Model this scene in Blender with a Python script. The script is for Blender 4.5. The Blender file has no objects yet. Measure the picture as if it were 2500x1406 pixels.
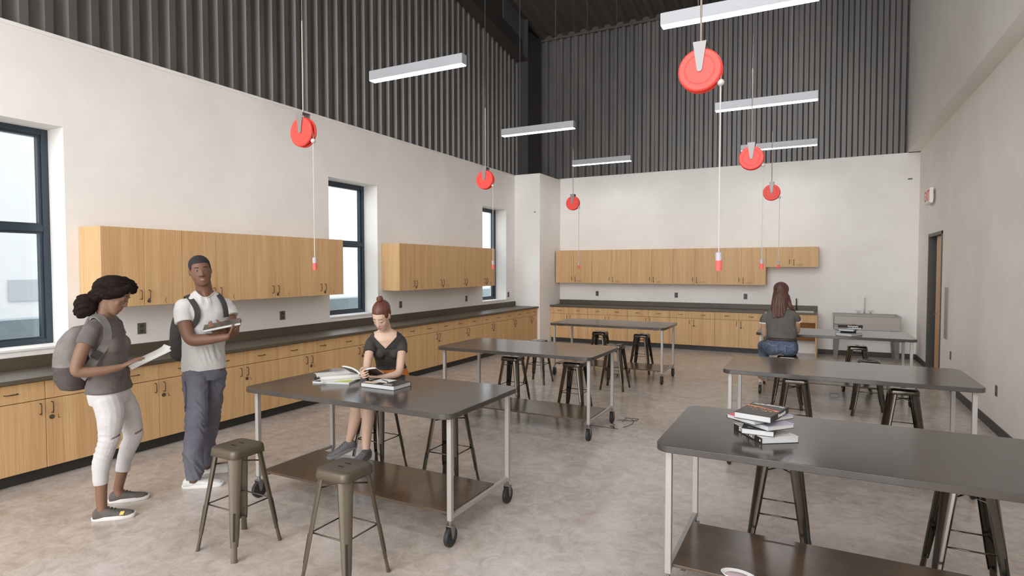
import bpy, bmesh, math, random
from mathutils import Vector as V, Matrix, noise
random.seed(7)
PI = math.pi
R = math.radians
scene = bpy.context.scene
COL = scene.collection

# ------------------------------------------------------------------ camera
cam_d = bpy.data.cameras.new('camera')
cam = bpy.data.objects.new('camera', cam_d)
COL.objects.link(cam)
cam_d.sensor_width = 36.0
cam_d.lens = 1433.0 / 2500.0 * 36.0
cam.location = (0, 0, 1.75)
cam.rotation_euler = (R(90 - 1.998), R(0.05), R(27.31))
cam_d.clip_end = 200
scene.camera = cam

# ------------------------------------------------------------------ view and sky
scene.view_settings.view_transform = 'Standard'
scene.view_settings.look = 'None'
scene.view_settings.gamma = 1
scene.view_settings.use_curve_mapping = False
scene.view_settings.exposure = 1.28
LAMP_STRENGTH = 15.0
SKY_STRENGTH = 2.5
world = bpy.data.worlds.new('daylight')
scene.world = world
world.use_nodes = True
bg = world.node_tree.nodes['Background']
bg.inputs[0].default_value = (0.94, 0.97, 1.0, 1)
bg.inputs[1].default_value = SKY_STRENGTH

# ------------------------------------------------------------------ materials
def srgb(r, g, b):
    f = lambda c: (c / 255 / 12.92) if c / 255 <= 0.04045 else ((c / 255 + 0.055) / 1.055) ** 2.4
    return (f(r), f(g), f(b), 1)

def base(name, col, rough=0.6, metal=0.0, spec=0.5):
    m = bpy.data.materials.new(name)
    m.use_nodes = True
    b = m.node_tree.nodes['Principled BSDF']
    b.inputs['Base Color'].default_value = col
    b.inputs['Roughness'].default_value = rough
    b.inputs['Metallic'].default_value = metal
    b.inputs['Specular IOR Level'].default_value = spec
    return m

def grained(name, c1, c2, scale, rough=0.6, metal=0.0, spec=0.5, bump=0.0, bscale=None, detail=4, world_pos=True, lo=0.35, hi=0.65, rvar=0.0, bdist=0.002):
    """two-tone noise material; scale is a triple so that the pattern can be stretched"""
    m = base(name, c1, rough, metal, spec)
    nt = m.node_tree; N = nt.nodes; L = nt.links
    b = N['Principled BSDF']
    if world_pos:
        src = N.new('ShaderNodeNewGeometry').outputs['Position']
    else:
        src = N.new('ShaderNodeTexCoord').outputs['Object']
    mp = N.new('ShaderNodeMapping'); mp.inputs['Scale'].default_value = scale
    L.new(src, mp.inputs['Vector'])
    n = N.new('ShaderNodeTexNoise'); n.inputs['Scale'].default_value = 1.0; n.inputs['Detail'].default_value = detail
    n.inputs['Roughness'].default_value = 0.6
    L.new(mp.outputs[0], n.inputs['Vector'])
    r = N.new('ShaderNodeValToRGB')
    r.color_ramp.elements[0].position = lo; r.color_ramp.elements[0].color = c1
    r.color_ramp.elements[1].position = hi; r.color_ramp.elements[1].color = c2
    L.new(n.outputs['Fac'], r.inputs[0]); L.new(r.outputs[0], b.inputs['Base Color'])
    if rvar:
        mr = N.new('ShaderNodeMapRange'); mr.inputs['To Min'].default_value = rough - rvar; mr.inputs['To Max'].default_value = rough + rvar
        L.new(n.outputs['Fac'], mr.inputs['Value']); L.new(mr.outputs[0], b.inputs['Roughness'])
    if bump:
        mp2 = N.new('ShaderNodeMapping'); mp2.inputs['Scale'].default_value = bscale or scale
        L.new(src, mp2.inputs['Vector'])
        n2 = N.new('ShaderNodeTexNoise'); n2.inputs['Scale'].default_value = 1; n2.inputs['Detail'].default_value = 3
        L.new(mp2.outputs[0], n2.inputs['Vector'])
        bp = N.new('ShaderNodeBump'); bp.inputs['Strength'].default_value = bump; bp.inputs['Distance'].default_value = bdist
        L.new(n2.outputs['Fac'], bp.inputs['Height']); L.new(bp.outputs[0], b.inputs['Normal'])
    return m

def emitter(name, col, s):
    m = bpy.data.materials.new(name); m.use_nodes = True
    nt = m.node_tree; nt.nodes.clear()
    e = nt.nodes.new('ShaderNodeEmission'); e.inputs[0].default_value = col; e.inputs[1].default_value = s
    o = nt.nodes.new('ShaderNodeOutputMaterial'); nt.links.new(e.outputs[0], o.inputs[0])
    return m

M = {}
M['plaster'] = grained('painted plaster', srgb(235, 230, 224), srgb(243, 239, 233), (1.1, 1.1, 1.1), 0.85, bump=0.15, bscale=(60, 60, 60), detail=6)
M['plaster_right'] = grained('textured painted plaster', srgb(235, 228, 220), srgb(243, 237, 230), (1.3, 1.3, 1.3), 0.85, bump=0.6, bscale=(110, 110, 110), detail=6)
M['cladding'] = grained('dark corrugated metal', srgb(97, 94, 91), srgb(110, 106, 103), (3, 3, 0.6), 0.42, 0.35, 0.5, rvar=0.06)
M['deck'] = base('dark roof deck', srgb(82, 77, 73), 0.6, 0.1)
M['steel'] = base('dark painted steel', srgb(68, 65, 63), 0.45, 0.2)
M['steel_light'] = base('dark grey painted steel', srgb(84, 84, 92), 0.5, 0.1)

def wood_mat():
    m = base('oak veneer', srgb(196, 156, 108), 0.5, 0, 0.4)
    nt = m.node_tree; N = nt.nodes; L = nt.links; b = N['Principled BSDF']
    g = N.new('ShaderNodeNewGeometry')
    def noise_(sc, det):
        mp = N.new('ShaderNodeMapping'); mp.inputs['Scale'].default_value = sc
        L.new(g.outputs['Position'], mp.inputs['Vector'])
        n = N.new('ShaderNodeTexNoise'); n.inputs['Scale'].default_value = 1; n.inputs['Detail'].default_value = det
        L.new(mp.outputs[0], n.inputs['Vector']); return n.outputs['Fac']
    fine = noise_((150, 150, 1.6), 3); broad = noise_((14, 14, 0.35), 4)
    r1 = N.new('ShaderNodeValToRGB')
    r1.color_ramp.elements[0].position = 0.30; r1.color_ramp.elements[0].color = srgb(176, 132, 86)
    r1.color_ramp.elements[1].position = 0.66; r1.color_ramp.elements[1].color = srgb(218, 180, 130)
    L.new(fine, r1.inputs[0])
    r2 = N.new('ShaderNodeValToRGB')
    r2.color_ramp.elements[0].position = 0.32; r2.color_ramp.elements[0].color = srgb(198, 154, 106)
    r2.color_ramp.elements[1].position = 0.68; r2.color_ramp.elements[1].color = srgb(220, 184, 134)
    L.new(broad, r2.inputs[0])
    mx = N.new('ShaderNodeMix'); mx.data_type = 'RGBA'; mx.inputs['Factor'].default_value = 0.5
    L.new(r1.outputs[0], mx.inputs[6]); L.new(r2.outputs[0], mx.inputs[7])
    L.new(mx.outputs[2], b.inputs['Base Color'])
    return m
M['wood'] = wood_mat()
M['wood_dark'] = base('oak cabinet interior', srgb(150, 104, 62), 0.6)
M['toe'] = base('black rubber base', srgb(48, 47, 44), 0.5)
M['counter'] = grained('dark solid counter', srgb(80, 71, 58), srgb(94, 84, 68), (0.8, 0.8, 0.8), 0.42, spec=0.45)
M['table'] = grained('dark laminate table top', srgb(62, 57, 54), srgb(76, 70, 65), (2.2, 2.2, 2.2), 0.15, spec=0.55, rvar=0.035, bump=0.1, bscale=(260, 260, 260), bdist=0.0006)
M['shelf'] = grained('dark brown shelf laminate', srgb(78, 63, 50), srgb(96, 79, 64), (3, 3, 3), 0.2, spec=0.55)
M['frame'] = base('light grey metal frame', srgb(170, 164, 159), 0.4, 0.25)
M['caster_metal'] = base('grey caster metal', srgb(128, 124, 122), 0.4, 0.5)
M['rubber'] = base('black rubber', srgb(42, 39, 38), 0.55)
M['bronze'] = base('matt bronze metal', srgb(93, 83, 70), 0.42, 0.45)
M['gunmetal'] = base('polished gunmetal', srgb(92, 86, 79), 0.14, 0.9)
M['slot'] = base('dark slot', srgb(28, 24, 22), 0.7)
M['handle'] = base('dark bronze pull', srgb(88, 70, 52), 0.35, 0.6)
M['lock'] = base('dark lock disc', srgb(86, 76, 66), 0.5, 0.2)
M['mark'] = base('dark printed mark', srgb(104, 76, 50), 0.6)
M['red'] = base('coral red plastic', srgb(232, 66, 55), 0.5)
M['red_grip'] = base('pink red rubber grip', srgb(240, 92, 84), 0.5)
M['grey_plug'] = base('grey plug body', srgb(176, 168, 174), 0.5)
M['bracket'] = base('grey metal bracket', srgb(132, 128, 126), 0.4, 0.3)
M['cord'] = base('pale grey cord', srgb(190, 184, 178), 0.5)
M['rod'] = base('grey suspension rod', srgb(150, 140, 130), 0.35, 0.4)
M['wire'] = base('thin grey wire', srgb(140, 140, 140), 0.4, 0.3)
M['lamp_body'] = base('pale aluminium lamp body', srgb(176, 176, 180), 0.4, 0.1)
M['lamp'] = emitter('lamp diffuser', (0.985, 0.97, 1.0, 1), LAMP_STRENGTH)
M['wframe'] = base('dark window frame', srgb(48, 60, 72), 0.3, 0.1)
M['outlet'] = base('dark grey outlet plate', srgb(102, 96, 90), 0.5)
M['outlet_hole'] = base('outlet socket', srgb(66, 60, 56), 0.5)
M['exit_box'] = base('white sign housing', srgb(236, 232, 226), 0.5)
M['exit_red'] = base('red sign letters', srgb(222, 74, 74), 0.5)
M['grey_plate'] = base('grey wall plate', srgb(158, 152, 148), 0.5)
M['door_frame'] = base('dark grey door frame', srgb(74, 71, 66), 0.45)
M['sink'] = base('brushed steel sink', srgb(172, 166, 158), 0.45, 0.3)
M['sink_leg'] = base('dark steel sink leg', srgb(118, 111, 104), 0.45, 0.4)
M['chrome'] = base('pale tap', srgb(214, 210, 204), 0.4, 0.0)
M['white'] = base('white paint', srgb(235, 232, 228), 0.6)
M['base_board'] = base('dark brown baseboard', srgb(66, 58, 52), 0.5)

def floor_mat():
    m = base('polished concrete', srgb(160, 148, 138), 0.3, 0, 0.45)
    nt = m.node_tree; N = nt.nodes; L = nt.links; b = N['Principled BSDF']
    g = N.new('ShaderNodeNewGeometry')
    def n_(sc, det, rgh=0.6, dist=0.0):
        n = N.new('ShaderNodeTexNoise'); n.inputs['Scale'].default_value = sc; n.inputs['Detail'].default_value = det
        n.inputs['Roughness'].default_value = rgh; n.inputs['Distortion'].default_value = dist
        L.new(g.outputs['Position'], n.inputs['Vector']); return n.outputs['Fac']
    a = n_(1.1, 5, 0.6, 0.6); c = n_(9, 8, 0.72, 0.8); d = n_(60, 6)
    r1 = N.new('ShaderNodeValToRGB'); e = r1.color_ramp.elements
    e[0].position = 0.32; e[0].color = srgb(166, 150, 136); e[1].position = 0.7; e[1].color = srgb(206, 196, 190)
    x = e.new(0.5); x.color = srgb(190, 177, 162)
    L.new(a, r1.inputs[0])
    r2 = N.new('ShaderNodeValToRGB'); e = r2.color_ramp.elements
    e[0].position = 0.36; e[0].color = srgb(166, 155, 147); e[1].position = 0.62; e[1].color = srgb(212, 202, 196)
    L.new(c, r2.inputs[0])
    mx = N.new('ShaderNodeMix'); mx.data_type = 'RGBA'; mx.inputs['Factor'].default_value = 0.5
    L.new(r1.outputs[0], mx.inputs[6]); L.new(r2.outputs[0], mx.inputs[7])
    r3 = N.new('ShaderNodeValToRGB'); e = r3.color_ramp.elements
    e[0].position = 0.3; e[0].color = (0.86, 0.86, 0.86, 1); e[1].position = 0.6; e[1].color = (1, 1, 1, 1)
    L.new(d, r3.inputs[0])
    m2 = N.new('ShaderNodeMix'); m2.data_type = 'RGBA'; m2.blend_type = 'MULTIPLY'; m2.inputs['Factor'].default_value = 0.6
    L.new(mx.outputs[2], m2.inputs[6]); L.new(r3.outputs[0], m2.inputs[7])
    L.new(m2.outputs[2], b.inputs['Base Color'])
    mr = N.new('ShaderNodeMapRange'); mr.inputs['To Min'].default_value = 0.12; mr.inputs['To Max'].default_value = 0.32
    L.new(c, mr.inputs['Value']); L.new(mr.outputs[0], b.inputs['Roughness'])
    return m
M['floor'] = floor_mat()

def glass_mat():
    m = bpy.data.materials.new('window glass'); m.use_nodes = True
    nt = m.node_tree; nt.nodes.clear(); N = nt.nodes; L = nt.links
    t = N.new('ShaderNodeBsdfTransparent'); t.inputs[0].default_value = (0.62, 0.635, 0.645, 1)
    g = N.new('ShaderNodeBsdfGlossy'); g.inputs['Roughness'].default_value = 0.02
    f = N.new('ShaderNodeValue'); f.outputs[0].default_value = 0.04
    mx = N.new('ShaderNodeMixShader'); o = N.new('ShaderNodeOutputMaterial')
    L.new(f.outputs[0], mx.inputs[0]); L.new(t.outputs[0], mx.inputs[1]); L.new(g.outputs[0], mx.inputs[2]); L.new(mx.outputs[0], o.inputs[0])
    return m
M['glass'] = glass_mat()

# ------------------------------------------------------------------ mesh helper
class MB:
    def __init__(s):
        s.v = []; s.f = []; s.m = []; s.xf = None
    def add(s, vs, fs, mi=0):
        o = len(s.v)
        for p in vs:
            p = V(p)
            if s.xf is not None: p = s.xf @ p
            s.v.append(p)
        for f in fs:
            s.f.append([o + i for i in f]); s.m.append(mi)
        return s
    def box(s, x0, x1, y0, y1, z0, z1, mi=0):
        vs = [(x, y, z) for z in (z0, z1) for y in (y0, y1) for x in (x0, x1)]
        return s.add(vs, [(0, 2, 3, 1), (4, 5, 7, 6), (0, 1, 5, 4), (2, 6, 7, 3), (0, 4, 6, 2), (1, 3, 7, 5)], mi)
    def rings(s, rings, cap=True, mi=0):
        n = len(rings[0]); vs = [p for r in rings for p in r]; fs = []
        for k in range(len(rings) - 1):
            for i in range(n):
                j = (i + 1) % n
                fs.append((k * n + i, k * n + j, (k + 1) * n + j, (k + 1) * n + i))
        if cap:
            fs.append(tuple(range(n))[::-1]); fs.append(tuple((len(rings) - 1) * n + i for i in range(n)))
        return s.add(vs, fs, mi)
    def loft(s, secs, n=20, pw=1.0, mi=0):
        """secs: (centre, axis a, axis b); axes are half-size vectors"""
        out = []
        for c, a, b in secs:
            c = V(c); a = V(a); b = V(b); r = []
            for i in range(n):
                t = 2 * PI * i / n
                ct, st = math.cos(t), math.sin(t)
                if pw != 1.0:
                    ct = math.copysign(abs(ct) ** pw, ct); st = math.copysign(abs(st) ** pw, st)
                r.append(c + a * ct + b * st)
            out.append(r)
        return s.rings(out, True, mi)
    def tube(s, pts, rad, n=8, mi=0, ends=False):
        pts = [V(p) for p in pts]
        if not hasattr(rad, '__len__'): rad = [rad] * len(pts)
        rad = list(rad)
        if ends == 's':
            d0 = (pts[0] - pts[1]).normalized(); pts = [pts[0] + d0 * rad[0] * .85, pts[0] + d0 * rad[0] * .5] + pts; rad = [rad[0] * .45, rad[0] * .85] + rad
        elif ends:
            d0 = (pts[0] - pts[1]).normalized(); d1 = (pts[-1] - pts[-2]).normalized()
            pts = [pts[0] + d0 * rad[0] * .85, pts[0] + d0 * rad[0] * .5] + pts + [pts[-1] + d1 * rad[-1] * .5, pts[-1] + d1 * rad[-1] * .85]
            rad = [rad[0] * .45, rad[0] * .85] + rad + [rad[-1] * .85, rad[-1] * .45]
        T = []
        for i in range(len(pts)):
            a = pts[max(i - 1, 0)]; b = pts[min(i + 1, len(pts) - 1)]
            T.append((b - a).normalized())
        up = V((0, 0, 1)) if abs(T[0].z) < 0.9 else V((1, 0, 0))
        u = T[0].cross(up).normalized(); out = []
        for p, t, r in zip(pts, T, rad):
            u = (u - t * u.dot(t)).normalized(); w = t.cross(u)
            out.append([p + (u * math.cos(2 * PI * i / n) + w * math.sin(2 * PI * i / n)) * r for i in range(n)])
        return s.rings(out, True, mi)
    def ell(s, c, ax, n=16, k=10, mi=0):
        """ellipsoid: ax = three half-axis vectors"""
        c = V(c); a, b, d = [V(q) for q in ax]; out = []
        for j in range(1, k):
            ph = PI * j / k
            out.append([c + d * (-math.cos(ph)) + (a * math.cos(2 * PI * i / n) + b * math.sin(2 * PI * i / n)) * math.sin(ph) for i in range(n)])
        return s.rings(out, True, mi)
    def ball(s, c, r, n=16, k=10, mi=0):
        return s.ell(c, ((r, 0, 0), (0, r, 0), (0, 0, r)), n, k, mi)
    def prism(s, poly, z0, z1, mi=0, xf=None):
        r0 = [V((x, y, z0)) for x, y in poly]; r1 = [V((x, y, z1)) for x, y in poly]
        if xf is not None: r0 = [xf @ p for p in r0]; r1 = [xf @ p for p in r1]
        return s.rings([r0, r1], True, mi)
    def strip(s, pts, wid, thick, nrm, mi=0):
        """ribbon: points, width along side vectors, normals"""
        pts = [V(p) for p in pts]; out = []
        for i, p in enumerate(pts):
            a = pts[max(i - 1, 0)]; b = pts[min(i + 1, len(pts) - 1)]
            t = (b - a).normalized(); nn = V(nrm[i] if isinstance(nrm[0], (tuple, list, V)) else nrm)
            nn = (nn - t * nn.dot(t)).normalized(); sd = t.cross(nn)
            w = wid[i] if hasattr(wid, '__len__') else wid
            out.append([p + sd * w / 2 + nn * thick / 2, p - sd * w / 2 + nn * thick / 2, p - sd * w / 2 - nn * thick / 2, p + sd * w / 2 - nn * thick / 2])
        return s.rings(out, True, mi)
    def mesh(s, name, mats, smooth=False):
        me = bpy.data.meshes.new(name)
        me.from_pydata([tuple(p) for p in s.v], [], s.f)
        for m in (mats if isinstance(mats, (list, tuple)) else [mats]): me.materials.append(m)
        for p, mi in zip(me.polygons, s.m):
            p.material_index = mi; p.use_smooth = smooth
        bm = bmesh.new(); bm.from_mesh(me); bmesh.ops.recalc_face_normals(bm, faces=bm.faces); bm.to_mesh(me); bm.free()
        me.update()
        return me
    def build(s, name, mats, parent=None, smooth=False, bevel=0.0, seg=2, auto=False):
        me = s.mesh(name, mats, smooth or auto)
        o = bpy.data.objects.new(name, me); COL.objects.link(o)
        if auto:
            me.set_sharp_from_angle(angle=R(38))
        if bevel:
            b = o.modifiers.new('bevel', 'BEVEL'); b.width = bevel; b.segments = seg; b.limit_method = 'ANGLE'; b.angle_limit = R(40)
            b.harden_normals = False
        if parent is not None: o.parent = parent
        return o

def rrect(x0, x1, y0, y1, r, n=6):
    out = []
    for cx, cy, a0 in ((x1 - r, y1 - r, 0), (x0 + r, y1 - r, 90), (x0 + r, y0 + r, 180), (x1 - r, y0 + r, 270)):
        for i in range(n + 1):
            a = R(a0 + 90 * i / n); out.append((cx + r * math.cos(a), cy + r * math.sin(a)))
    return out

def tag(o, label=None, cat=None, group=None, kind=None):
    if label: o['label'] = label
    if cat: o['category'] = cat
    if group: o['group'] = group
    if kind: o['kind'] = kind
    return o

def thing(name, label, cat, loc=(0, 0, 0), rz=0.0, group=None):
    o = bpy.data.objects.new(name, None); COL.objects.link(o)
    o.empty_display_size = 0.1
    o.location = loc; o.rotation_euler = (0, 0, rz)
    return tag(o, label, cat, group)

def struct(o): o['kind'] = 'structure'; return o

def copy_tree(o, parent=None):
    c = o.copy(); COL.objects.link(c)
    if parent is not None: c.parent = parent
    for ch in list(o.children): copy_tree(ch, c)
    return c

def dup(root, loc, rz, label, group=None):
    c = copy_tree(root); c.location = loc; c.rotation_euler = (0, 0, rz); c['label'] = label
    if group: c['group'] = group
    return c

def text(s, size, mat, parent, mtx, name='lettering', depth=0.0006, bold=0.0, cx='CENTER'):
    cu = bpy.data.curves.new(name, 'FONT'); cu.body = s; cu.size = size; cu.extrude = depth; cu.offset = bold
    cu.align_x = cx; cu.align_y = 'CENTER'; cu.resolution_u = 3
    to = bpy.data.objects.new('tmp', cu); COL.objects.link(to)
    dg = bpy.context.evaluated_depsgraph_get()
    me = bpy.data.meshes.new_from_object(to.evaluated_get(dg))
    bpy.data.objects.remove(to)
    me.transform(mtx); me.materials.clear(); me.materials.append(mat); me.name = name
    o = bpy.data.objects.new(name, me); COL.objects.link(o)
    if parent is not None: o.parent = parent
    return o

def basis(x, y, o):
    """matrix with local x,y axes and origin (z = cross)"""
    x = V(x).normalized(); y = V(y); y = (y - x * y.dot(x)).normalized(); z = x.cross(y)
    m = Matrix((x, y, z)).transposed().to_4x4(); m.translation = V(o); return m

def fuse(name, mb, voxel, iters, mats, parent=None, disp=None, matfn=None, raw=False):
    """merge overlapping closed shapes into one continuous smooth surface"""
    me = mb.mesh(name, mats, True)
    t = bpy.data.objects.new('tmp', me); COL.objects.link(t)
    rm = t.modifiers.new('r', 'REMESH'); rm.mode = 'VOXEL'; rm.voxel_size = voxel; rm.adaptivity = 0
    if iters:
        sm = t.modifiers.new('s', 'SMOOTH'); sm.factor = 0.5; sm.iterations = iters
    dg = bpy.context.evaluated_depsgraph_get()
    out = bpy.data.meshes.new_from_object(t.evaluated_get(dg)); out.name = name
    bpy.data.objects.remove(t); bpy.data.meshes.remove(me)
    if disp:
        nr = [v.normal.copy() for v in out.vertices]
        for v, n_ in zip(out.vertices, nr):
            v.co = v.co + n_ * disp(v.co)
    out.materials.clear()
    for m in (mats if isinstance(mats, (list, tuple)) else [mats]): out.materials.append(m)
    for p in out.polygons:
        p.use_smooth = True; p.material_index = 0
        if matfn: p.material_index = matfn(p.center)
    out.update()
    o = bpy.data.objects.new(name, out); COL.objects.link(o)
    if parent is not None: o.parent = parent
    return o

# ------------------------------------------------------------------ the setting
XL, YB, XR, XU = -6.2, 13.35, 1.72, 1.524       # left wall, back wall, right wall, upper right wall
YN = -6.0                                        # near end, open behind the camera
ZW = 3.875
ceil_z = lambda y: 7.365 + 0.156 * (YB - y)
struct(MB().box(-6.6, 2.1, YN, 13.75, -0.1, 0).build('floor', M['floor']))

WIN = [(1.92, 2.96), (6.29, 7.34), (10.66, 11.72)]
W0, W1 = 1.03, 3.05
b = MB(); y = YN
b.box(-6.62, XL, YN, 13.7, 0, W0); b.box(-6.62, XL, YN, 13.7, W1, ZW)
for a, c in WIN + [(13.7, 13.7)]:
    b.box(-6.62, XL, y, a, W0, W1); y = c
struct(b.build('wall_left', M['plaster']))
struct(MB().box(XL, 2.1, YB, 13.7, 0, ZW + .03).build('wall_back', M['plaster']))
DY0, DY1, DZ = 11.02, 12.14, 2.26
struct(MB().box(XR, 2.1, YN, DY0, 0, 3.92).box(XR, 2.1, DY1, YB, 0, 3.92).box(XR, 2.1, DY0, DY1, DZ, 3.92)
       .build('wall_right', M['plaster_right']))
struct(MB().box(XU, 2.1, YN, 13.6, 3.92, 10.3).build('wall_right_upper', M['plaster']))
struct(MB().box(XL, -5.565, 12.15, YB, 0, ZW).build('wall_corner_column', M['plaster']))

def corrugated(a0, a1, amp=0.055, pitch=0.195):
    """profile points (along, depth) of a trapezoid rib sheet"""
    pts = []; p = a0
    while p < a1:
        for q, d in ((0, 0), (.36, 0), (.50, 1), (.86, 1)):
            pts.append((p + q * pitch, d * amp))
        p += pitch
    return [q for q in pts if q[0] <= a1 + .001]
# left cladding: ribs vertical, in the plane x = -6.27
pr = corrugated(YN, 13.42)
b = MB(); vs = []; fs = []
for i, (yy, dd) in enumerate(pr):
    vs += [(-6.325 + dd, yy, ZW - .05), (-6.325 + dd, yy, ceil_z(yy) + .1)]
    if i: fs.append((2 * i - 2, 2 * i, 2 * i + 1, 2 * i - 1))
b.add(vs, fs); struct(b.build('wall_left_cladding', M['cladding']))
pr = corrugated(-6.3, XU + .02)
b = MB(); vs = []; fs = []
for i, (xx, dd) in enumerate(pr):
    vs += [(xx, 13.475 - dd, ZW - .02), (xx, 13.475 - dd, 7.5)]
    if i: fs.append((2 * i - 2, 2 * i, 2 * i + 1, 2 * i - 1))
b.add(vs, fs); struct(b.build('wall_back_cladding', M['cladding']))
pr = corrugated(-6.4, XU + .1, 0.07, 0.30)
b = MB(); vs = []; fs = []
for i, (xx, dd) in enumerate(pr):
    vs += [(xx, YN, ceil_z(YN) + dd), (xx, 13.5, ceil_z(13.5) + dd)]
    if i: fs.append((2 * i - 2, 2 * i, 2 * i + 1, 2 * i - 1))
b.add(vs, fs)
b.add([(-6.7, YN, ceil_z(YN) + .1), (2.1, YN, ceil_z(YN) + .1), (2.1, 13.7, ceil_z(13.7) + .1), (-6.7, 13.7, ceil_z(13.7) + .1)], [(0, 1, 2, 3)])
struct(b.build('ceiling', M['deck']))
struct(MB().box(-6.3, XU, 13.395, 13.43, 7.31, 7.46).build('trim_4', M['deck']))
# closing strips behind the ribs
struct(MB().box(-6.62, -6.335, YN, 13.7, ZW, 10.4).build('wall_left_backing', M['steel']))
struct(MB().box(-6.4, 2.1, 13.49, 13.7, ZW + .03, 7.6).build('wall_back_backing', M['steel']))
# wall cap trims
struct(MB().box(-6.22, XL + .008, YN, 12.142, ZW - .03, ZW + .004).build('trim_1', M['plaster']))
struct(MB().box(-5.56, XU, YB - .008, YB + .05, ZW + .005, ZW + .034).build('trim_2', M['plaster']))
struct(MB().box(XL + .009, -5.557, 12.142, 12.2, ZW - .03, ZW + .004).box(-5.6, -5.557, 12.2001, YB - .009, ZW - .03, ZW + .004).build('trim_3', M['plaster']))
# steel column and raking roof beam (I sections)
c = MB().box(-6.255, -5.985, 12.40, 12.42, ZW + .004, 7.5).box(-6.13, -6.11, 12.42, 13.41, ZW + .004, 7.35)
c.build('steel_column', M['steel'], auto=True)
struct(bpy.data.objects['steel_column'])
def raked(bm, x0, x1, y0, y1, dz0, dz1):
    """box following the roof slope, dz measured from the ceiling"""
    vs = []
    for x in (x0, x1):
        for yy in (y0, y1):
            for dz in (dz0, dz1): vs.append((x, yy, ceil_z(yy) + dz))
    bm.add(vs, [(0, 1, 3, 2), (4, 6, 7, 5), (0, 4, 5, 1), (2, 3, 7, 6), (0, 2, 6, 4), (1, 5, 7, 3)])
c = MB()
raked(c, -6.255, -5.985, YN, 12.40, -.985, -.965); raked(c, -6.255, -5.985, YN, 12.40, -.03, -.01); raked(c, -6.13, -6.11, YN, 12.40, -.965, -.03)
c2 = c.build('steel_roof_beam', M['steel']); struct(c2)
# flat blue grey plate on the beam web, beside the column
h = MB(); raked(h, -6.108, -6.09, 11.4, 12.39, -.5, -.03)
struct(h.build('steel_web_plate', M['steel_light']))
# baseboards
struct(MB().box(XR - .012, XR, YN, DY0 - .06, 0, .1).box(XR - .012, XR, DY1 + .06, YB, 0, .1).build('baseboard_right', M['base_board']))
struct(MB().box(0.07, XR - .013, YB - .012, YB, 0, .1).build('baseboard_back', M['base_board']))

# windows
for i, (a, c) in enumerate(WIN):
    fx0, fx1 = -6.56, -6.47; t = .055
    b = MB().box(fx0, fx1, a, a + t, W0, W1).box(fx0, fx1, c - t, c, W0, W1).box(fx0, fx1, a + t, c - t, W0, W0 + t).box(fx0, fx1, a + t, c - t, W1 - t, W1)
    zm = 2.12
    b.box(fx0, fx1, a + t, c - t, zm - .03, zm + .03)
    w = b.build('window_%d' % (i + 1), M['wframe'], bevel=.003); struct(w)
    s = MB()
    for z0, z1 in ((W0 + t, zm - .03), (zm + .03, W1 - t)):
        s.box(-6.545, -6.49, a + t, a + t + .025, z0, z1).box(-6.545, -6.49, c - t - .025, c - t, z0, z1)
        s.box(-6.545, -6.49, a + t + .025, c - t - .025, z0, z0 + .02).box(-6.545, -6.49, a + t + .025, c - t - .025, z1 - .02, z1)
    s.build('window_sash', M['wframe'], w)
    g = MB().box(-6.52, -6.514, a + t + .025, c - t - .025, W0 + t + .02, zm - .05).box(-6.52, -6.514, a + t + .025, c - t - .025, zm + .05, W1 - t - .02)
    g.build('window_pane', M['glass'], w)
    MB().box(-6.47, XL + .012, a + .002, c - .002, W0 - .012, W0 + .006).build('window_sill', M['white'], w)

# door in the right wall
d = MB()
d.box(XR - .012, XR + .13, DY0 - .05, DY0 + .002, 0, DZ + .05).box(XR - .012, XR + .13, DY1 - .002, DY1 + .05, 0, DZ + .05).box(XR - .012, XR + .13, DY0 - .05, DY1 + .05, DZ - .002, DZ + .05)
d.box(XR + .1301, XR + .36, DY1 - .03, DY1 + .001, 0, DZ).box(XR + .1301, XR + .36, DY0 - .001, DY0 + .03, 0, DZ).box(XR + .1301, XR + .36, DY0 + .03, DY1 - .03, DZ - .03, DZ)
dd = d.build('door_1', M['door_frame'], bevel=.002); struct(dd)
MB().box(XR + .06, XR + .105, DY0 + .004, DY0 + .83, 0.01, DZ - .005).build('door_leaf', M['wood'], dd)
MB().box(XR + .03, XR + .06, DY0 + .72, DY0 + .75, .98, 1.0).box(XR + .03, XR + .04, DY0 + .62, DY0 + .75, .98, 1.0).build('door_handle', M['caster_metal'], dd)
struct(MB().box(2.1, 2.12, 10.9, 12.3, 0, 2.4).build('wall_corridor', M['steel']))

# outside
struct(MB().box(-60, -6.62, -30, 60, -.5, -.4).build('terrace_ground', base('pale paving', srgb(185, 187, 189), .8)))
o = MB().box(-7.8, -7.5, -6, 30, -.4, 1.2).build('garden_wall', base('pale blue grey rendered wall', srgb(156, 170, 176), .8)); tag(o, 'low pale blue grey wall outside the windows', 'wall')
bl = thing('white_building', 'white flat building seen outside through the windows', 'building', (-26, 10, 0))
MB().box(-4, 4, -30, 40, -.4, 9).build('building_wall', base('white render', srgb(222, 220, 217), .9), bl)
for yy in (-8.6, -5.0, -1.4, 2.2, 5.8):
    MB().box(4, 4.05, yy + .3, yy + 1.1, .72, 1.38).build('building_window', base('grey blind', srgb(180, 182, 184), .7), bl)
sh = thing('shrub', 'green shrub outside at the left edge of the large window', 'shrub', (-8.3, 3.0, -.4))
MB().tube([(0, 0, 0), (.01, .02, .7), (0, 0, 1.45)], [.02, .015, .008], 6).build('stem', base('brown stem', srgb(90, 60, 45), .8), sh)
b = MB(); rr = random.Random(4)
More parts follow.
